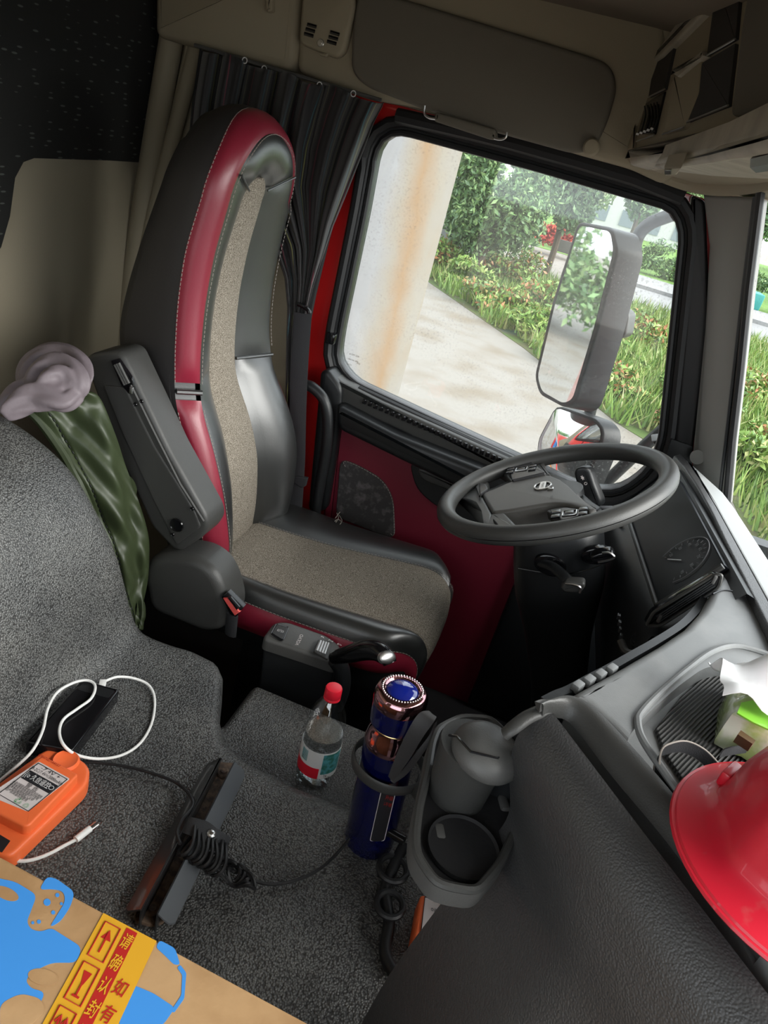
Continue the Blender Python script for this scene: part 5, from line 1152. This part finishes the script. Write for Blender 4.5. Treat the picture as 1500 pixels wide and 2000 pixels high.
prt([(76, 1738), (92, 1712), (110, 1716), (146, 1742), (138, 1770), (118, 1800), (96, 1812), (128, 1760), (124, 1740), (100, 1736)], 'printblue', 'blue_print', .006)
prt(blobp(12, 1745, 26, 12, .4), 'card', 'print_gap', .002, .0006)
prt(blobp(84, 1908, 30, 16, .2), 'card', 'print_gap', .002, .0006)
prt([(0, 1960), (40, 1940), (80, 1950), (90, 1975), (50, 2010), (0, 2020)], 'card', 'print_gap', .006, .0006)
for a, b, r_ in [(92, 1762, 7), (112, 1748, 4), (76, 1800, 4), (64, 1802, 3), (104, 1782, 4), (120, 1765, 3)]: prt(blobp(a, b, r_, r_, 0, 12), 'printblue', 'print_dot', .0)
prt([(312, 1836), (342, 1852), (352, 1884), (340, 1884), (318, 1862), (304, 1850)], 'printblue', 'blue_print', .004)
prt([(262, 1924), (300, 1940), (342, 1968), (320, 2000), (280, 2020), (230, 2000)], 'printblue', 'blue_print', .004)
prt([(352, 1884), (364, 1900), (360, 1950), (340, 1978), (334, 1974), (354, 1944), (356, 1904), (346, 1890)], 'printblue', 'blue_print', .002)
# yellow tape across the top: printed pictograms, red band, red lettering
tdn = (P(86, 2000, 'z', zB)-P(205, 1783, 'z', zB)).normalized(); ta = P(202, 1783, 'z', zB+.0009); tb_ = P(306, 1838, 'z', zB+.0009)
tpv = tb_-ta
obj('tape', prism([ta, tb_, tb_+tdn*.30, ta+tdn*.30], (0, 0, -.0004)), MT['tape'], bx, label='yellow packing tape')
def tpq(u, v, h=.0004): return ta+tpv*u+tdn*v+V(0, 0, h)
obj('tape_red_band', prism([tpq(.46, .002), tpq(.66, .002), tpq(.66, .30), tpq(.46, .30)], (0, 0, -.0002)), MT['tapered'], bx)
for i, s2 in enumerate('请确认封箱胶纸完好后签收'):
    text(s2, tpq(.56, .014+.020*i, .0006), tpv, -tdn, .015, MT['tape'], bx, width=.0095, name='tape_lettering', ext=.0002, bold=.01)
    text('如有破损请拒签收'[i % 8], tpq(.80, .050+.022*i, .0006), tpv, -tdn, .015, MT['tapered'], bx, width=.011, name='tape_lettering', ext=.0002, bold=.01)
for i in range(6):
    v0 = .006+.038*i; sq = [tpq(.10, v0), tpq(.38, v0), tpq(.38, v0+.032), tpq(.10, v0+.032)]
    obj('pictogram_frame', tube(sq, .0008, 4, True), MT['tapered'], bx)
    g_ = [lambda: J(tube([tpq(.24, v0+.006), tpq(.24, v0+.026)], .0010, 4), prism([tpq(.15, v0+.014), tpq(.33, v0+.014), tpq(.24, v0+.005)], (0, 0, -.0001))),
          lambda: J(prism([tpq(.17, v0+.006), tpq(.31, v0+.006), tpq(.26, v0+.017), tpq(.22, v0+.017)], (0, 0, -.0001)), tube([tpq(.24, v0+.016), tpq(.24, v0+.026)], .001, 4), tube([tpq(.18, v0+.027), tpq(.30, v0+.027)], .001, 4)),
          lambda: J(tube([tpq(.19, v0+.027), tpq(.19, v0+.007)], .0012, 4), tube([tpq(.29, v0+.027), tpq(.29, v0+.007)], .0012, 4), tube([tpq(.14, v0+.012), tpq(.19, v0+.006), tpq(.24, v0+.012), tpq(.29, v0+.006), tpq(.34, v0+.012)], .0012, 4))][i % 3]
    obj('pictogram', g_(), MT['tapered'], bx)

# --- safety helmet on the dash
hcx, hcy, hz = .392, .598, .985
hm = empty('safety_helmet', (hcx, hcy, .973), 'dusty red safety helmet resting on the dash top', 'helmet')
rings = []; N_ = 72
for (r, z, e) in [(.126, 0, 1), (.130, .003, 1), (.128, .007, 1), (.112, .014, .6), (.104, .022, .2), (.1015, .035, 0), (.099, .055, 0), (.092, .080, 0), (.078, .102, 0), (.058, .119, 0), (.034, .129, 0), (.012, .133, 0), (.0001, .1335, 0)]:
    ring = []
    for k in range(N_):
        a = 2*math.pi*k/N_; rib = 0
        if z > .02 and z < .13: rib = .004*math.exp(-((math.sin(a-.5))/.10)**2)+.003*math.exp(-((math.sin(a-.5))/.28)**8)
        rr = (r+.012*e*max(0, math.cos(a-3.6))**2+rib)
        ring.append(V(hcx+rr*math.cos(a)*1.0, hcy+rr*math.sin(a)*1.0, hz+z))
    rings.append(ring)
ins = [[V(hcx+(p.x-hcx)*.96, hcy+(p.y-hcy)*.96, p.z-.004) for p in r] for r in rings]
obj('shell', rings2g(rings, True, False), MT['helmet'], hm); obj('inner_shell', rings2g(ins, True, False), MT['helmet'], hm)
obj('lug', box(P(1424, 1512, 'z', 1.012), (.010, .032, .018), .003, Matrix.Rotation(-.55, 3, 'Z')), MT['helmet'], hm)
obj('brim_groove', tube([V(hcx+.105*math.cos(a), hcy+.105*math.sin(a), hz+.020) for a in [2*math.pi*k/60 for k in range(60)]], .0018, 6, True), MT['helmet'], hm)
obj('brim_rim', tube([V(hcx+(.130+.012*max(0, math.cos(a-3.6))**2)*math.cos(a), hcy+(.130+.012*max(0, math.cos(a-3.6))**2)*math.sin(a), hz+.002) for a in [2*math.pi*k/60 for k in range(60)]], .003, 6, True), MT['helmet'], hm)
# chin strap lying in the tray
cs = catmull([P(a, b, 'z', z) for a, b, z in [(1345, 1562, .958), (1312, 1534, .962), (1290, 1504, .970), (1292, 1466, .988), (1310, 1452, .992), (1342, 1448, .990), (1376, 1464, .982), (1404, 1492, .970)]], 6)
c2s = catmull([P(a, b, 'z', z) for a, b, z in [(1404, 1476, .970), (1414, 1462, .976), (1440, 1456, .978), (1470, 1452, .976)]], 5)
ss_ = empty('striped_strap', cs[0], 'dark woven strap looped in the dash tray beside the helmet', 'strap')
obj('strap_loop', solid([[p+V(0, 0, -.016*k/3) for p in cs] for k in range(4)], .0015), MT['webbing'], ss_)
obj('strap_end', solid([[p+V(0, 0, -.014*k/3) for p in c2s] for k in range(4)], .0015), MT['webbing'], ss_)
obj('strap_edge', J(tube(cs, .0012, 6), tube([p-V(0, 0, .016) for p in cs], .0012, 6)), MT['thread'], ss_, kind='stuff')
# --- tissue pack
tp_ = empty('tissue_pack', P(1460, 1430, 'z', .95), 'pale green and clear plastic pack of white tissues in the dash tray', 'tissue pack')
tb = [(1394, 1452), (1404, 1392), (1424, 1352), (1560, 1380), (1560, 1540)]
base = [P(a, b, 'z', .952) for a, b in tb]
rw = []
for k, (ins_, z) in enumerate([(0, 0), (.003, .006), (.002, .03), (-.0, .048), (-.012, .058), (-.03, .062)]):
    rw.append([p+V(0, 0, z+.002*math.sin(i*2+k)) for i, p in enumerate(resample(grow(base, ins_, V(0, 0, 1)), 48))])
obj('wrapper', rings2g(rw), MT['bag'], tp_)
obj('green_print', prism([P(a, b, 'z', 1.014) for a, b in [(1448, 1372), (1470, 1368), (1500, 1392), (1530, 1420), (1510, 1428), (1470, 1410), (1440, 1392)]], (0, 0, -.002)), MT['lime'], tp_)
obj('brown_print', prism([P(a, b, 'z', 1.001) for a, b in [(1447, 1426), (1476, 1446), (1470, 1453), (1441, 1434)]], (0, 0, -.012)), MT['brown'], tp_)
tc_ = P(1480, 1350, 'z', 1.02); rw = []
for i in range(14):
    row = []
    for j in range(14):
        u, v = i/13-.5, j/13-.5; row.append(tc_+V(u*.10, v*.09, .05*math.exp(-(u*u+v*v)*9)+.010*math.sin(9*u+4*v)+.008*math.sin(11*v)))
    rw.append(row)
obj('tissue_sheet', solid(rw, -.001), MT['paper'], tp_, sharp=80)

# ================================================================ OUTSIDE
KO = 0.56
def sc3(c, k=KO): return tuple(x*k for x in c)
def omat(name, col, rough=.5, **k):
    kk = 1.0 if k.get('metal') else KO
    if k.get('var'): v = k['var']; k['var'] = (v[0], sc3(v[1]), v[2], v[3])
    return mat(name, sc3(col, kk), rough, **k)
def oleafmat(name, cols): return leafmat(name, [sc3(c, .62) for c in cols])
GZ = -1.30
import numpy as np
rng = np.random.default_rng(11)
concrete = omat('stained_concrete', (0.40, 0.37, 0.33), 0.85, bump=('noise', 8, 0.3), var=(1.3, (0.30, 0.245, 0.18), 0.45, 0.75), dist=0.02)
soil = omat('soil', (0.16, 0.15, 0.07), 0.95, var=(2, (0.14, 0.22, 0.05), 0.4, 0.6))
asphalt = omat('road_asphalt', (0.42, 0.42, 0.42), 0.9, bump=('noise', 60, 0.2))
lawn = omat('lawn', (0.16, 0.34, 0.06), 0.95, var=(3, (0.25, 0.42, 0.09), 0.4, 0.6))
obj('ground', box((0, 30, GZ-.05), (160, 180, .1)), concrete, kind='structure')
def poly(name, pts, z, m, **k): return obj(name, prism([V(a, b, z) for a, b in pts], (0, 0, -.06)), m, **k)
poly('verge', [(-12, 22), (-3.4, 16.8), (-.7, 13.2), (1.0, 10.4), (2.4, 9.0), (2.5, 6.5), (3.2, 4.0), (60, 4.0), (60, 23), (2, 23), (-3, 24), (-12, 25)], GZ+.008, soil, kind='structure')
poly('road', [(1.2, 21.5), (60, 19), (60, 27), (1.5, 33)], GZ+.05, asphalt, kind='structure')
poly('far_lawn', [(-60, 25), (1.5, 33), (60, 27), (60, 80), (-60, 80)], GZ+.02, lawn, kind='structure')
obj('kerb', J(box((20, 26.7, GZ+.08), (40, .25, .18), rot=Matrix.Rotation(-.075, 3, 'Z'))), omat('kerb_stone', (.5, .5, .5), .9), kind='structure')

def fastmesh(name, verts, faces_n, m, label=None, cat=None, group=None, kind=None, parent=None):
    """verts (N*k,3) array, k verts per face"""
    base = np.array([verts[:, 0].mean(), verts[:, 1].mean(), verts[:, 2].min()]) if parent is None else np.array(WLOC[parent])
    me = bpy.data.meshes.new(name); n = len(verts); k = faces_n
    me.vertices.add(n); me.vertices.foreach_set('co', (verts-base).astype(np.float32).ravel())
    me.loops.add(n); me.loops.foreach_set('vertex_index', np.arange(n, dtype=np.int32))
    me.polygons.add(n//k); me.polygons.foreach_set('loop_start', np.arange(0, n, k, dtype=np.int32)); me.polygons.foreach_set('loop_total', np.full(n//k, k, dtype=np.int32))
    me.update(); me.validate(); me.materials.append(m)
    o = bpy.data.objects.new(name, me); COL.objects.link(o)
    if parent is None: o.location = base
    else: o.parent = parent
    WLOC[o] = Vector(base)
    for a, b in (('label', label), ('category', cat), ('group', group), ('kind', kind)):
        if b: o[a] = b
    return o
def leaves(c, rad, n, size, clumps=10, shape=1.6):
    """pointed leaves scattered in clumps inside an ellipsoid"""
    c = np.array(c); rad = np.array(rad)
    cl = rng.normal(size=(clumps, 3)); cl /= np.linalg.norm(cl, axis=1)[:, None]; cl *= rng.uniform(.35, .85, (clumps, 1))
    k = rng.integers(0, clumps, n); d = rng.normal(size=(n, 3)); d /= np.linalg.norm(d, axis=1)[:, None]
    p = c+rad*(cl[k]+d*(rng.uniform(0.15, .42, (n, 1))))
    a = rng.normal(size=(n, 3)); a[:, 2] -= .3; a /= np.linalg.norm(a, axis=1)[:, None]
    b = np.cross(a, rng.normal(size=(n, 3))); b /= np.linalg.norm(b, axis=1)[:, None]
    s = size*rng.uniform(.6, 1.3, (n, 1))
    v = np.stack([p-a*s*.5*shape, p+b*s*.32, p+a*s*.5*shape, p-b*s*.32], 1); return v.reshape(-1, 3)
def tri_blades(xy, z, h, wdt, lean=.35):
    n = len(xy); a = rng.uniform(0, 6.283, n); hh = h*rng.uniform(.5, 1.3, n); l = rng.normal(size=(n, 2))*lean*hh[:, None]
    base = np.column_stack([xy, np.full(n, z)]); dx = np.column_stack([np.cos(a), np.sin(a), np.zeros(n)])*wdt
    tip = base+np.column_stack([l, hh]); return np.stack([base-dx, base+dx, tip], 1).reshape(-1, 3)
G1 = oleafmat('field_grass', [(.30, .46, .09), (.20, .37, .06), (.42, .55, .14), (.14, .27, .05), (.50, .52, .20), (.26, .44, .08)])
G2 = oleafmat('weeds_leaf', [(.22, .40, .07), (.32, .50, .10), (.12, .24, .05), (.45, .36, .12), (.30, .46, .10), (.52, .22, .08)])
RD = oleafmat('red_shrub_leaf', [(.55, .07, .04), (.30, .45, .10), (.62, .16, .08), (.22, .38, .07), (.40, .50, .14)])
DG = oleafmat('dark_tree_leaf', [(.14, .27, .10), (.21, .38, .13), (.09, .19, .07), (.30, .46, .17)])
MG = oleafmat('mid_tree_leaf', [(.17, .32, .12), (.24, .42, .16), (.12, .24, .10), (.34, .50, .22)])
LGm = oleafmat('pale_tree_leaf', [(.34, .52, .20), (.44, .60, .28), (.24, .42, .14), (.52, .62, .32)])
BR = omat('bark', (.16, .12, .085), .95, bump=('noise', 20, .5))
# grass field: region in front of the road
xs = rng.uniform(-9, 14, 150000); ys = rng.uniform(4.2, 23, 150000)
bx_ = np.array([-12, -3.4, -.7, 1.0, 2.4, 2.6, 3.2, 60.0]); by_ = np.array([23, 16.8, 13.2, 10.4, 9.0, 6.5, 4.2, 4.2])
lim = np.interp(xs, bx_, by_)+.25*np.sin(xs*5)+.2
keep = (ys > lim) & (rng.uniform(size=len(xs)) < np.clip(14/ys, .25, 1)*.75)
xy = np.column_stack([xs, ys])[keep][:62000]
fastmesh('roadside_grass', tri_blades(xy, GZ+.02, .34, .022), 3, G1, 'tall green grass filling the verge between concrete and road', 'grass', kind='stuff')
# weeds: low leafy plants, each an object
wl_ = [(-2.6, 17.2, .7, .6), (-1.6, 15.6, .7, .55), (-.6, 14.3, .6, .5), (.3, 13.0, .6, .5), (1.0, 11.6, .5, .45), (1.9, 10.6, .45, .45), (2.7, 9.6, .5, .5), (3.3, 8.4, .5, .5), (.9, 14.2, .7, .55), (2.2, 12.4, .6, .55), (3.4, 11.0, .6, .5), (-.6, 16.6, .9, .7), (1.2, 16.8, .8, .6), (3.2, 14.4, .8, .6), (-3.6, 18.6, .9, .8), (-2.2, 19.6, 1.0, .9)]
ORD = ['first', 'second', 'third', 'fourth', 'fifth', 'sixth', 'seventh', 'eighth', 'ninth', 'tenth', 'eleventh', 'twelfth', 'thirteenth', 'fourteenth', 'fifteenth', 'sixteenth']
wl_.sort(key=lambda q: math.atan2(q[0], q[1]))
for i, (x, y, r, h) in enumerate(wl_):
    fastmesh('weed_clump', leaves((x, y, GZ+h*.55), (r*1.2, r, h*.65), 1700, .085), 4, [G2, G1][i % 3 == 1], 'low leafy weed clump by the concrete yard, '+ORD[i]+' from the left', 'plant', 'weed clumps along the concrete edge')
rs_ = [(3.5, 6.6, .75, .75), (4.4, 8.4, .8, .7), (3.9, 5.2, .6, .6), (5.4, 10.2, .9, .7), (4.6, 6.4, .8, .8), (6.4, 12.5, 1, .8), (5.2, 7.6, .8, .8), (3.7, 7.6, .6, .6), (4.6, 10.0, .7, .5)]
rs_.sort(key=lambda q: math.atan2(q[0], q[1]))
for i, (x, y, r, h) in enumerate(rs_):
    fastmesh('red_leaved_shrub', leaves((x, y, GZ+h*.7), (r, r, h*.8), 2000, .075), 4, RD, 'red and green leaved shrub beyond the windscreen, '+ORD[i]+' from the left', 'shrub', 'red-leaved shrubs beyond the windscreen')
def tree(name, x, y, crown, cz, n, size, m, th, label, grp=None, clumps=14, lean=0):
    t = empty(name, (x, y, GZ), label, 'tree', grp)
    fastmesh('crown', leaves((x+lean, y, GZ+cz), crown, n, size, clumps), 4, m, parent=t)
    obj('trunk', tube(catmull([V(x, y, GZ), V(x+lean*.3+.05, y, GZ+cz*.35), V(x+lean*.7, y, GZ+cz*.75), V(x+lean, y, GZ+cz)], 4), th, 8), BR, t)
tree('broad_leaved_tree', -2.7, 18.2, (1.7, 1.3, 1.7), 2.0, 20000, .10, DG, .10, 'dark broad-leaved tree standing against the grey pillar', None, 16, .2)
tree('broad_leaved_tree', -1.3, 22.5, (1.1, 1.0, 1.0), 2.3, 8000, .12, MG, .09, 'mid green tree right of the dark tree by the grey pillar')
# tree row across the road
tr_ = [(-7.5, 40, 2.4, 3.2, 5.2, DG), (-4.5, 37, 2.0, 2.4, 4.2, MG), (-1.8, 36, 2.3, 2.5, 4.4, LGm), (1.0, 38, 2.2, 2.6, 4.4, MG), (3.6, 40, 2.2, 2.6, 4.4, LGm), (6.4, 38, 2.4, 2.8, 4.8, MG), (9.5, 41, 2.6, 3.0, 5.0, LGm), (13, 40, 3.0, 3.2, 5.2, MG), (17, 38, 3, 3.4, 5.4, DG), (22, 39, 3, 3.4, 5.4, LGm), (28, 41, 3.5, 3.6, 5.6, MG)]
nm_ = {id(DG): 'dark green', id(MG): 'mid green', id(LGm): 'pale green'}
tr_.sort(key=lambda q: math.atan2(q[0], q[1]))
for i, (x, y, r, rz, cz, m) in enumerate(tr_):
    tree('roadside_tree', x, y, (r*.62, r*.5, rz*.72), cz-1.2, 5500, .20, m, .10, nm_[id(m)]+' leafy tree, '+ORD[i]+' from the left in the row across the road', 'trees in the row across the road', 14)
for i, (x, y, r) in enumerate([(-1, 34, 1.4), (2.8, 34.5, 1.6), (5.6, 33.8, 1.6), (8.5, 33, 1.7), (12, 32.5, 1.8)]):
    fastmesh('clipped_hedge_bush', leaves((x, y, GZ+.7), (r, .8, .8), 2500, .12), 4, DG, 'rounded dark hedge bush on the far lawn, '+ORD[i]+' from the left', 'bush', 'hedge bushes across the road')
# red flower bed strip
fastmesh('red_flower_bed', leaves((-3.5, 30.5, GZ+.75), (4.6, .5, .42), 7000, .12, 40), 4, oleafmat('red_flowers', [(.70, .06, .04), (.75, .14, .07), (.55, .05, .04)]), 'long low bed of red flowers behind the weeds', 'flower bed', kind='stuff')
# viaduct pillars
pm = omat('white_pillar_concrete', (.50, .51, .52), .8, bump=('noise', 6, .2), dist=.02); t_ = pm.node_tree; b_ = t_.nodes['Principled BSDF']
tcn = t_.nodes.new('ShaderNodeTexCoord'); sxn = t_.nodes.new('ShaderNodeSeparateXYZ'); t_.links.new(tcn.outputs['Object'], sxn.inputs[0])
nz = t_.nodes.new('ShaderNodeTexNoise'); nz.inputs['Scale'].default_value = 2.2; nz.inputs['Detail'].default_value = 6; t_.links.new(tcn.outputs['Object'], nz.inputs['Vector'])
ma = t_.nodes.new('ShaderNodeMath'); ma.operation = 'MULTIPLY_ADD'; ma.inputs[1].default_value = .22; t_.links.new(nz.outputs[0], ma.inputs[0]); t_.links.new(sxn.outputs['X'], ma.inputs[2])
rp = t_.nodes.new('ShaderNodeValToRGB'); e = rp.color_ramp.elements; e[0].position = .02; e[0].color = (.19, .193, .197, 1); e[1].position = .36; e[1].color = (.19, .193, .197, 1)
for q, c in [(.09, (.19, .17, .14)), (.16, (.19, .125, .07)), (.23, (.19, .17, .14))]:
    n_ = e.new(q); n_.color = (*c, 1)
sf = t_.nodes.new('ShaderNodeMath'); sf.operation = 'ADD'; t_.links.new(ma.outputs[0], sf.inputs[0]); t_.links.new(sf.outputs[0], rp.inputs[0]); t_.links.new(rp.outputs[0], b_.inputs['Base Color'])
pe = P(842, 530, 'y', 5.2); rad = .80; azd = math.atan2(pe.x, pe.y); dd = math.hypot(pe.x, pe.y)
pa = azd-math.atan2(rad, dd)
pcx, pcy = math.sin(pa)*math.hypot(dd, rad), math.cos(pa)*math.hypot(dd, rad)
sf.inputs[1].default_value = .05-(P(752, 520, 'y', pcy-rad).x-pcx)
obj('concrete_pillar', lathe([(0, 0), (rad, 0), (rad, 9), (0, 9)], (pcx, pcy, GZ), 72), pm, None, 'big round white concrete pillar with rust stains just outside the door window', 'pillar')
gp = P(882, 515, 'z', GZ); e2_ = P(852, 500, 'y', gp.y)
obj('concrete_pillar', box((gp.x-.45, gp.y, GZ+4), (1.7, 1.2, 8), .05), omat('grey_pillar_concrete', (.42, .44, .45), .85, bump=('noise', 4, .3), var=(2, (.52, .54, .54), .4, .7), dist=.02), None, 'distant grey square pillar behind the white round one', 'pillar')
obj('viaduct_beam', box((gp.x-2, gp.y+1, GZ+5.2), (26, 3, 1.2)), omat('beam_concrete', (.40, .41, .42), .9), None, 'grey viaduct beam over the distant pillar', 'beam')
obj('rubble_slab', J(box((gp.x+.3, gp.y-1.6, GZ+.12), (1.6, .5, .18), .02, Matrix.Rotation(.2, 3, 'Z')), box((gp.x+1.3, gp.y-2.2, GZ+.1), (1.0, .35, .14), .02, Matrix.Rotation(-.4, 3, 'Z'))), omat('rubble', (.38, .36, .33), .9), None, 'broken concrete slabs at the foot of the grey pillar', 'rubble')
# buildings across
def building(x, y, w_, d2, h, nx, nz_, col, lab):
    b = empty('building', (x, y, GZ), lab, 'building')
    obj('wall', box((x, y, GZ+h/2), (w_, d2, h)), omat('render_'+lab[:5], col, .9), b)
    obj('roof', box((x, y, GZ+h+.15), (w_+.6, d2+.6, .3)), omat('roof_'+lab[:5], (.5, .52, .55), .8), b)
    gm = omat('window_dark_'+lab[:5], (.25, .30, .34), .2); f0 = None
    for i in range(nx):
        for j in range(nz_):
            c = V(x-w_/2+w_*(i+.5)/nx, y-d2/2-.02, GZ+h*(j+.5)/nz_)
            if f0 is None: f0 = obj('window', box(c, (w_/nx*.5, .08, h/nz_*.5)), gm, b); fc = c
            else: o = f0.copy(); COL.objects.link(o); o.location = f0.location+(c-fc)
building(2, 66, 16, 8, 6.6, 8, 3, (.72, .72, .70), 'white building with three rows of windows behind the roadside trees')
building(-22, 72, 12, 8, 7.5, 6, 3, (.66, .66, .66), 'grey-white building left of the white one behind the trees')
building(26, 70, 18, 8, 5.5, 8, 2, (.70, .68, .64), 'cream low building far right beyond the road')
sg = P(1052, 405, 'y', 30); obj('sign_post', J(tube([V(sg.x, 30, GZ), V(sg.x, 30, sg.z)], .04, 8), box((sg.x, 30, sg.z), (.5, .06, .5), .02)), omat('sign_grey', (.6, .6, .6), .6), None, 'small grey sign on a pole beyond the weeds', 'sign')
hb = P(1103, 482, 'y', 24); obj('notice_board', J(box((hb.x, 24, hb.z), (.55, .05, .35), .01), tube([V(hb.x-.2, 24, hb.z-.1), V(hb.x-.2, 24, GZ)], .03, 6), tube([V(hb.x+.2, 24, hb.z-.1), V(hb.x+.2, 24, GZ)], .03, 6)), omat('board', (.30, .28, .26), .7), None, 'small dark notice board over the red flower bed', 'sign')
tk_ = V(4.3, 27.5, GZ)
tc2 = empty('tricycle', tk_, 'white and teal cargo tricycle parked on the far road', 'tricycle'); 
obj('cargo_bed', box(tk_+V(.5, 0, .75), (1.3, .9, .5), .04), omat('trike_teal', (.05, .42, .38), .5), tc2); obj('front_frame', J(box(tk_+V(-.6, 0, .7), (.7, .35, .4), .08), tube([tk_+V(-.9, 0, .4), tk_+V(-.8, 0, 1.2)], .04, 8)), omat('trike_white', (.8, .8, .8), .4), tc2)
for x, y in [(.6, -.45), (.6, .45), (-1.0, 0)]: obj('wheel', tube([tk_+V(x+.28*math.cos(a), y, .28+.28*math.sin(a)) for a in [2*math.pi*k/20 for k in range(20)]], .05, 8, True), MT['rubber'], tc2)

# ---------------------------------------------------------------- door mirrors
mh = empty('door_mirror', P(1140, 620, 'y', 2.30), 'tall black outside mirror seen through the door window', 'mirror')
MN_ = V(-.70, -.71, 0.03).normalized(); mc = P(1120, 620, 'y', 2.28)
def pm_(pts, off=0, r=.02): return roundp([PP(a, b, mc+MN_*off, MN_) for a, b in pts], r, 5)
gl_ = [(1132, 440), (1192, 452), (1198, 490), (1160, 640), (1118, 780), (1100, 788), (1058, 764), (1050, 735), (1085, 590)]
mirm = omat('mirror_silver', (.82, .84, .85), .02, metal=1)
obj('mirror_glass', prism(pm_(gl_, 0, .018), -MN_*.004, .001), mirm, mh)
ho = [(1128, 432), (1196, 444), (1206, 490), (1168, 642), (1124, 788), (1102, 797), (1052, 770), (1043, 735), (1078, 590)]
obj('mirror_housing', prism(pm_(ho, .003, .022), V(.074, .035, 0), .006, 3), MT['black'], mh)
obj('glass_front', prism(pm_(gl_, .0045, .018), -MN_*.001, 0), mirm, mh)
m2 = empty('wide_angle_mirror', P(1120, 860, 'y', 2.28), 'small convex outside mirror below the tall one', 'mirror')
n2_ = V(-.62, -.74, -.02).normalized(); c2_ = P(1115, 870, 'y', 2.28)
gq = roundp([PP(a, b, c2_, n2_) for a, b in [(1086, 796), (1160, 822), (1174, 840), (1172, 860), (1132, 960), (1080, 960), (1050, 900), (1052, 860)]], .02, 4)
gq = resample(gq, 48); cc_ = sum(gq, Vector())/48
rg = [[cc_+(p-cc_)*s+n2_*(.035*(1-s*s)) for p in gq] for s in (1, .85, .7, .55, .4, .25, .1, .001)]
obj('convex_glass', rings2g(rg, True, False), mirm, m2)
obj('convex_housing', prism([p-n2_*.002 for p in grow(gq, .008, n2_)], V(.055, .03, 0), .006, 3), MT['black'], m2)
ma_ = empty('mirror_arm', P(1200, 620, 'y', 2.36), 'black tubular mirror arm with clamp block outside the door window', 'mirror arm')
obj('arm_tube', tube(catmull([P(a, b, 'y', 2.38) for a, b in [(1420, 395), (1340, 412), (1300, 424), (1268, 438), (1246, 462), (1234, 510), (1210, 600), (1176, 720), (1146, 830), (1136, 880)]], 6), .019, 12), MT['black'], ma_)
obj('lower_arm', tube([P(a, b, 'y', 2.34) for a, b in [(1120, 985), (1180, 945), (1262, 868), (1340, 800)]], .020, 12), MT['black'], ma_)
obj('clamp_block', prism(roundp([P(a, b, 'y', 2.34) for a, b in [(1192, 600), (1222, 606), (1230, 616), (1224, 655), (1214, 662), (1178, 660), (1180, 640)]], .008, 3), (.02, .06, 0), .006, 3), MT['plastic'], ma_)
obj('arm_base', prism(roundp([P(a, b, 'y', 1.98) for a, b in [(1270, 862), (1300, 858), (1334, 866), (1334, 888), (1300, 884)]], .008, 3), (0, .06, 0), .006, 3), MT['plastic'], ma_)
# things in the yard behind the truck, which the mirrors show
obj('gable_wall', box((-16, 6.5, GZ+2.6), (.4, 7, 5.2)), omat('gable_render', (.50, .50, .47), .9), None, 'pale wall of a shed behind the truck', 'wall')
obj('blue_drum', lathe([(0, 0), (.29, 0), (.29, .3), (.30, .31), (.29, .32), (.29, .58), (.30, .6), (.29, .62), (.29, .9), (0, .88)], (-4.3, 2.5, GZ), 28), omat('drum_blue', (.03, .22, .60), .4), None, 'blue drum standing in the yard behind the truck', 'drum')
obj('red_crate', box((-5.6, 2.9, GZ+.3), (.8, .6, .6), .03, Matrix.Rotation(.4, 3, 'Z')), omat('crate_red', (.60, .03, .03), .5), None, 'red crate on the yard concrete behind the truck', 'crate')
obj('red_hand_cart', J(box((-3.2, 3.0, GZ+.45), (.7, .5, .12), .03), tube([V(-3.5, 3.0, GZ+.5), V(-3.75, 3.0, GZ+1.1)], .03, 8), box((-3.2, 3.0, GZ+.2), (.5, .4, .3), .05)), omat('cart_red', (.55, .03, .06), .4), None, 'small dark red hand cart beside the truck', 'cart')
obj('green_pole_frame', J(*[tube([V(-6+dx, 2.7, GZ), V(-6+dx, 2.7, GZ+2.0)], .03, 8) for dx in (0, 1.0)], tube([V(-6, 2.7, GZ+2), V(-5, 2.7, GZ+2)], .03, 8), tube([V(-6, 2.7, GZ+1), V(-5, 2.7, GZ+1)], .03, 8)), omat('frame_green', (.03, .28, .14), .5), None, 'green tubular pole frame behind the truck', 'frame')
obj('orange_trestle', J(box((-2.2, 3.4, GZ+.6), (.12, .9, .08), .01), *[box((-2.2+dx, 3.4+dy, GZ+.3), (.06, .06, .6), .01) for dx in (-.1, .1) for dy in (-.35, .35)]), omat('trestle_orange', (.75, .26, .04), .5), None, 'orange wooden trestle close behind the truck', 'trestle')
for i, (x, y, r) in enumerate([(-17, .6, 2.0), (-19, 3.4, 2.6), (-7, 11, 1.8), (-9, 7.5, 1.5)]):
    fastmesh('yard_bush', leaves((x, y, GZ+2.2), (r, r, 2.4), 5000, .16), 4, MG, ['tall green bush straight behind the truck', 'tall green bush beside the shed behind the truck', 'wide green bush far out in the yard', 'green bush in front of the pale shed wall'][i], 'bush', 'bushes behind the truck')
# rear body of the truck's flank, red, seen in the wide mirror
obj('truck_flank', box((-2.9, 1.93, -.1), (3.0, .10, 1.9), .02), MT['bodyred'], None, 'red flank of the truck behind the cab', 'truck body')
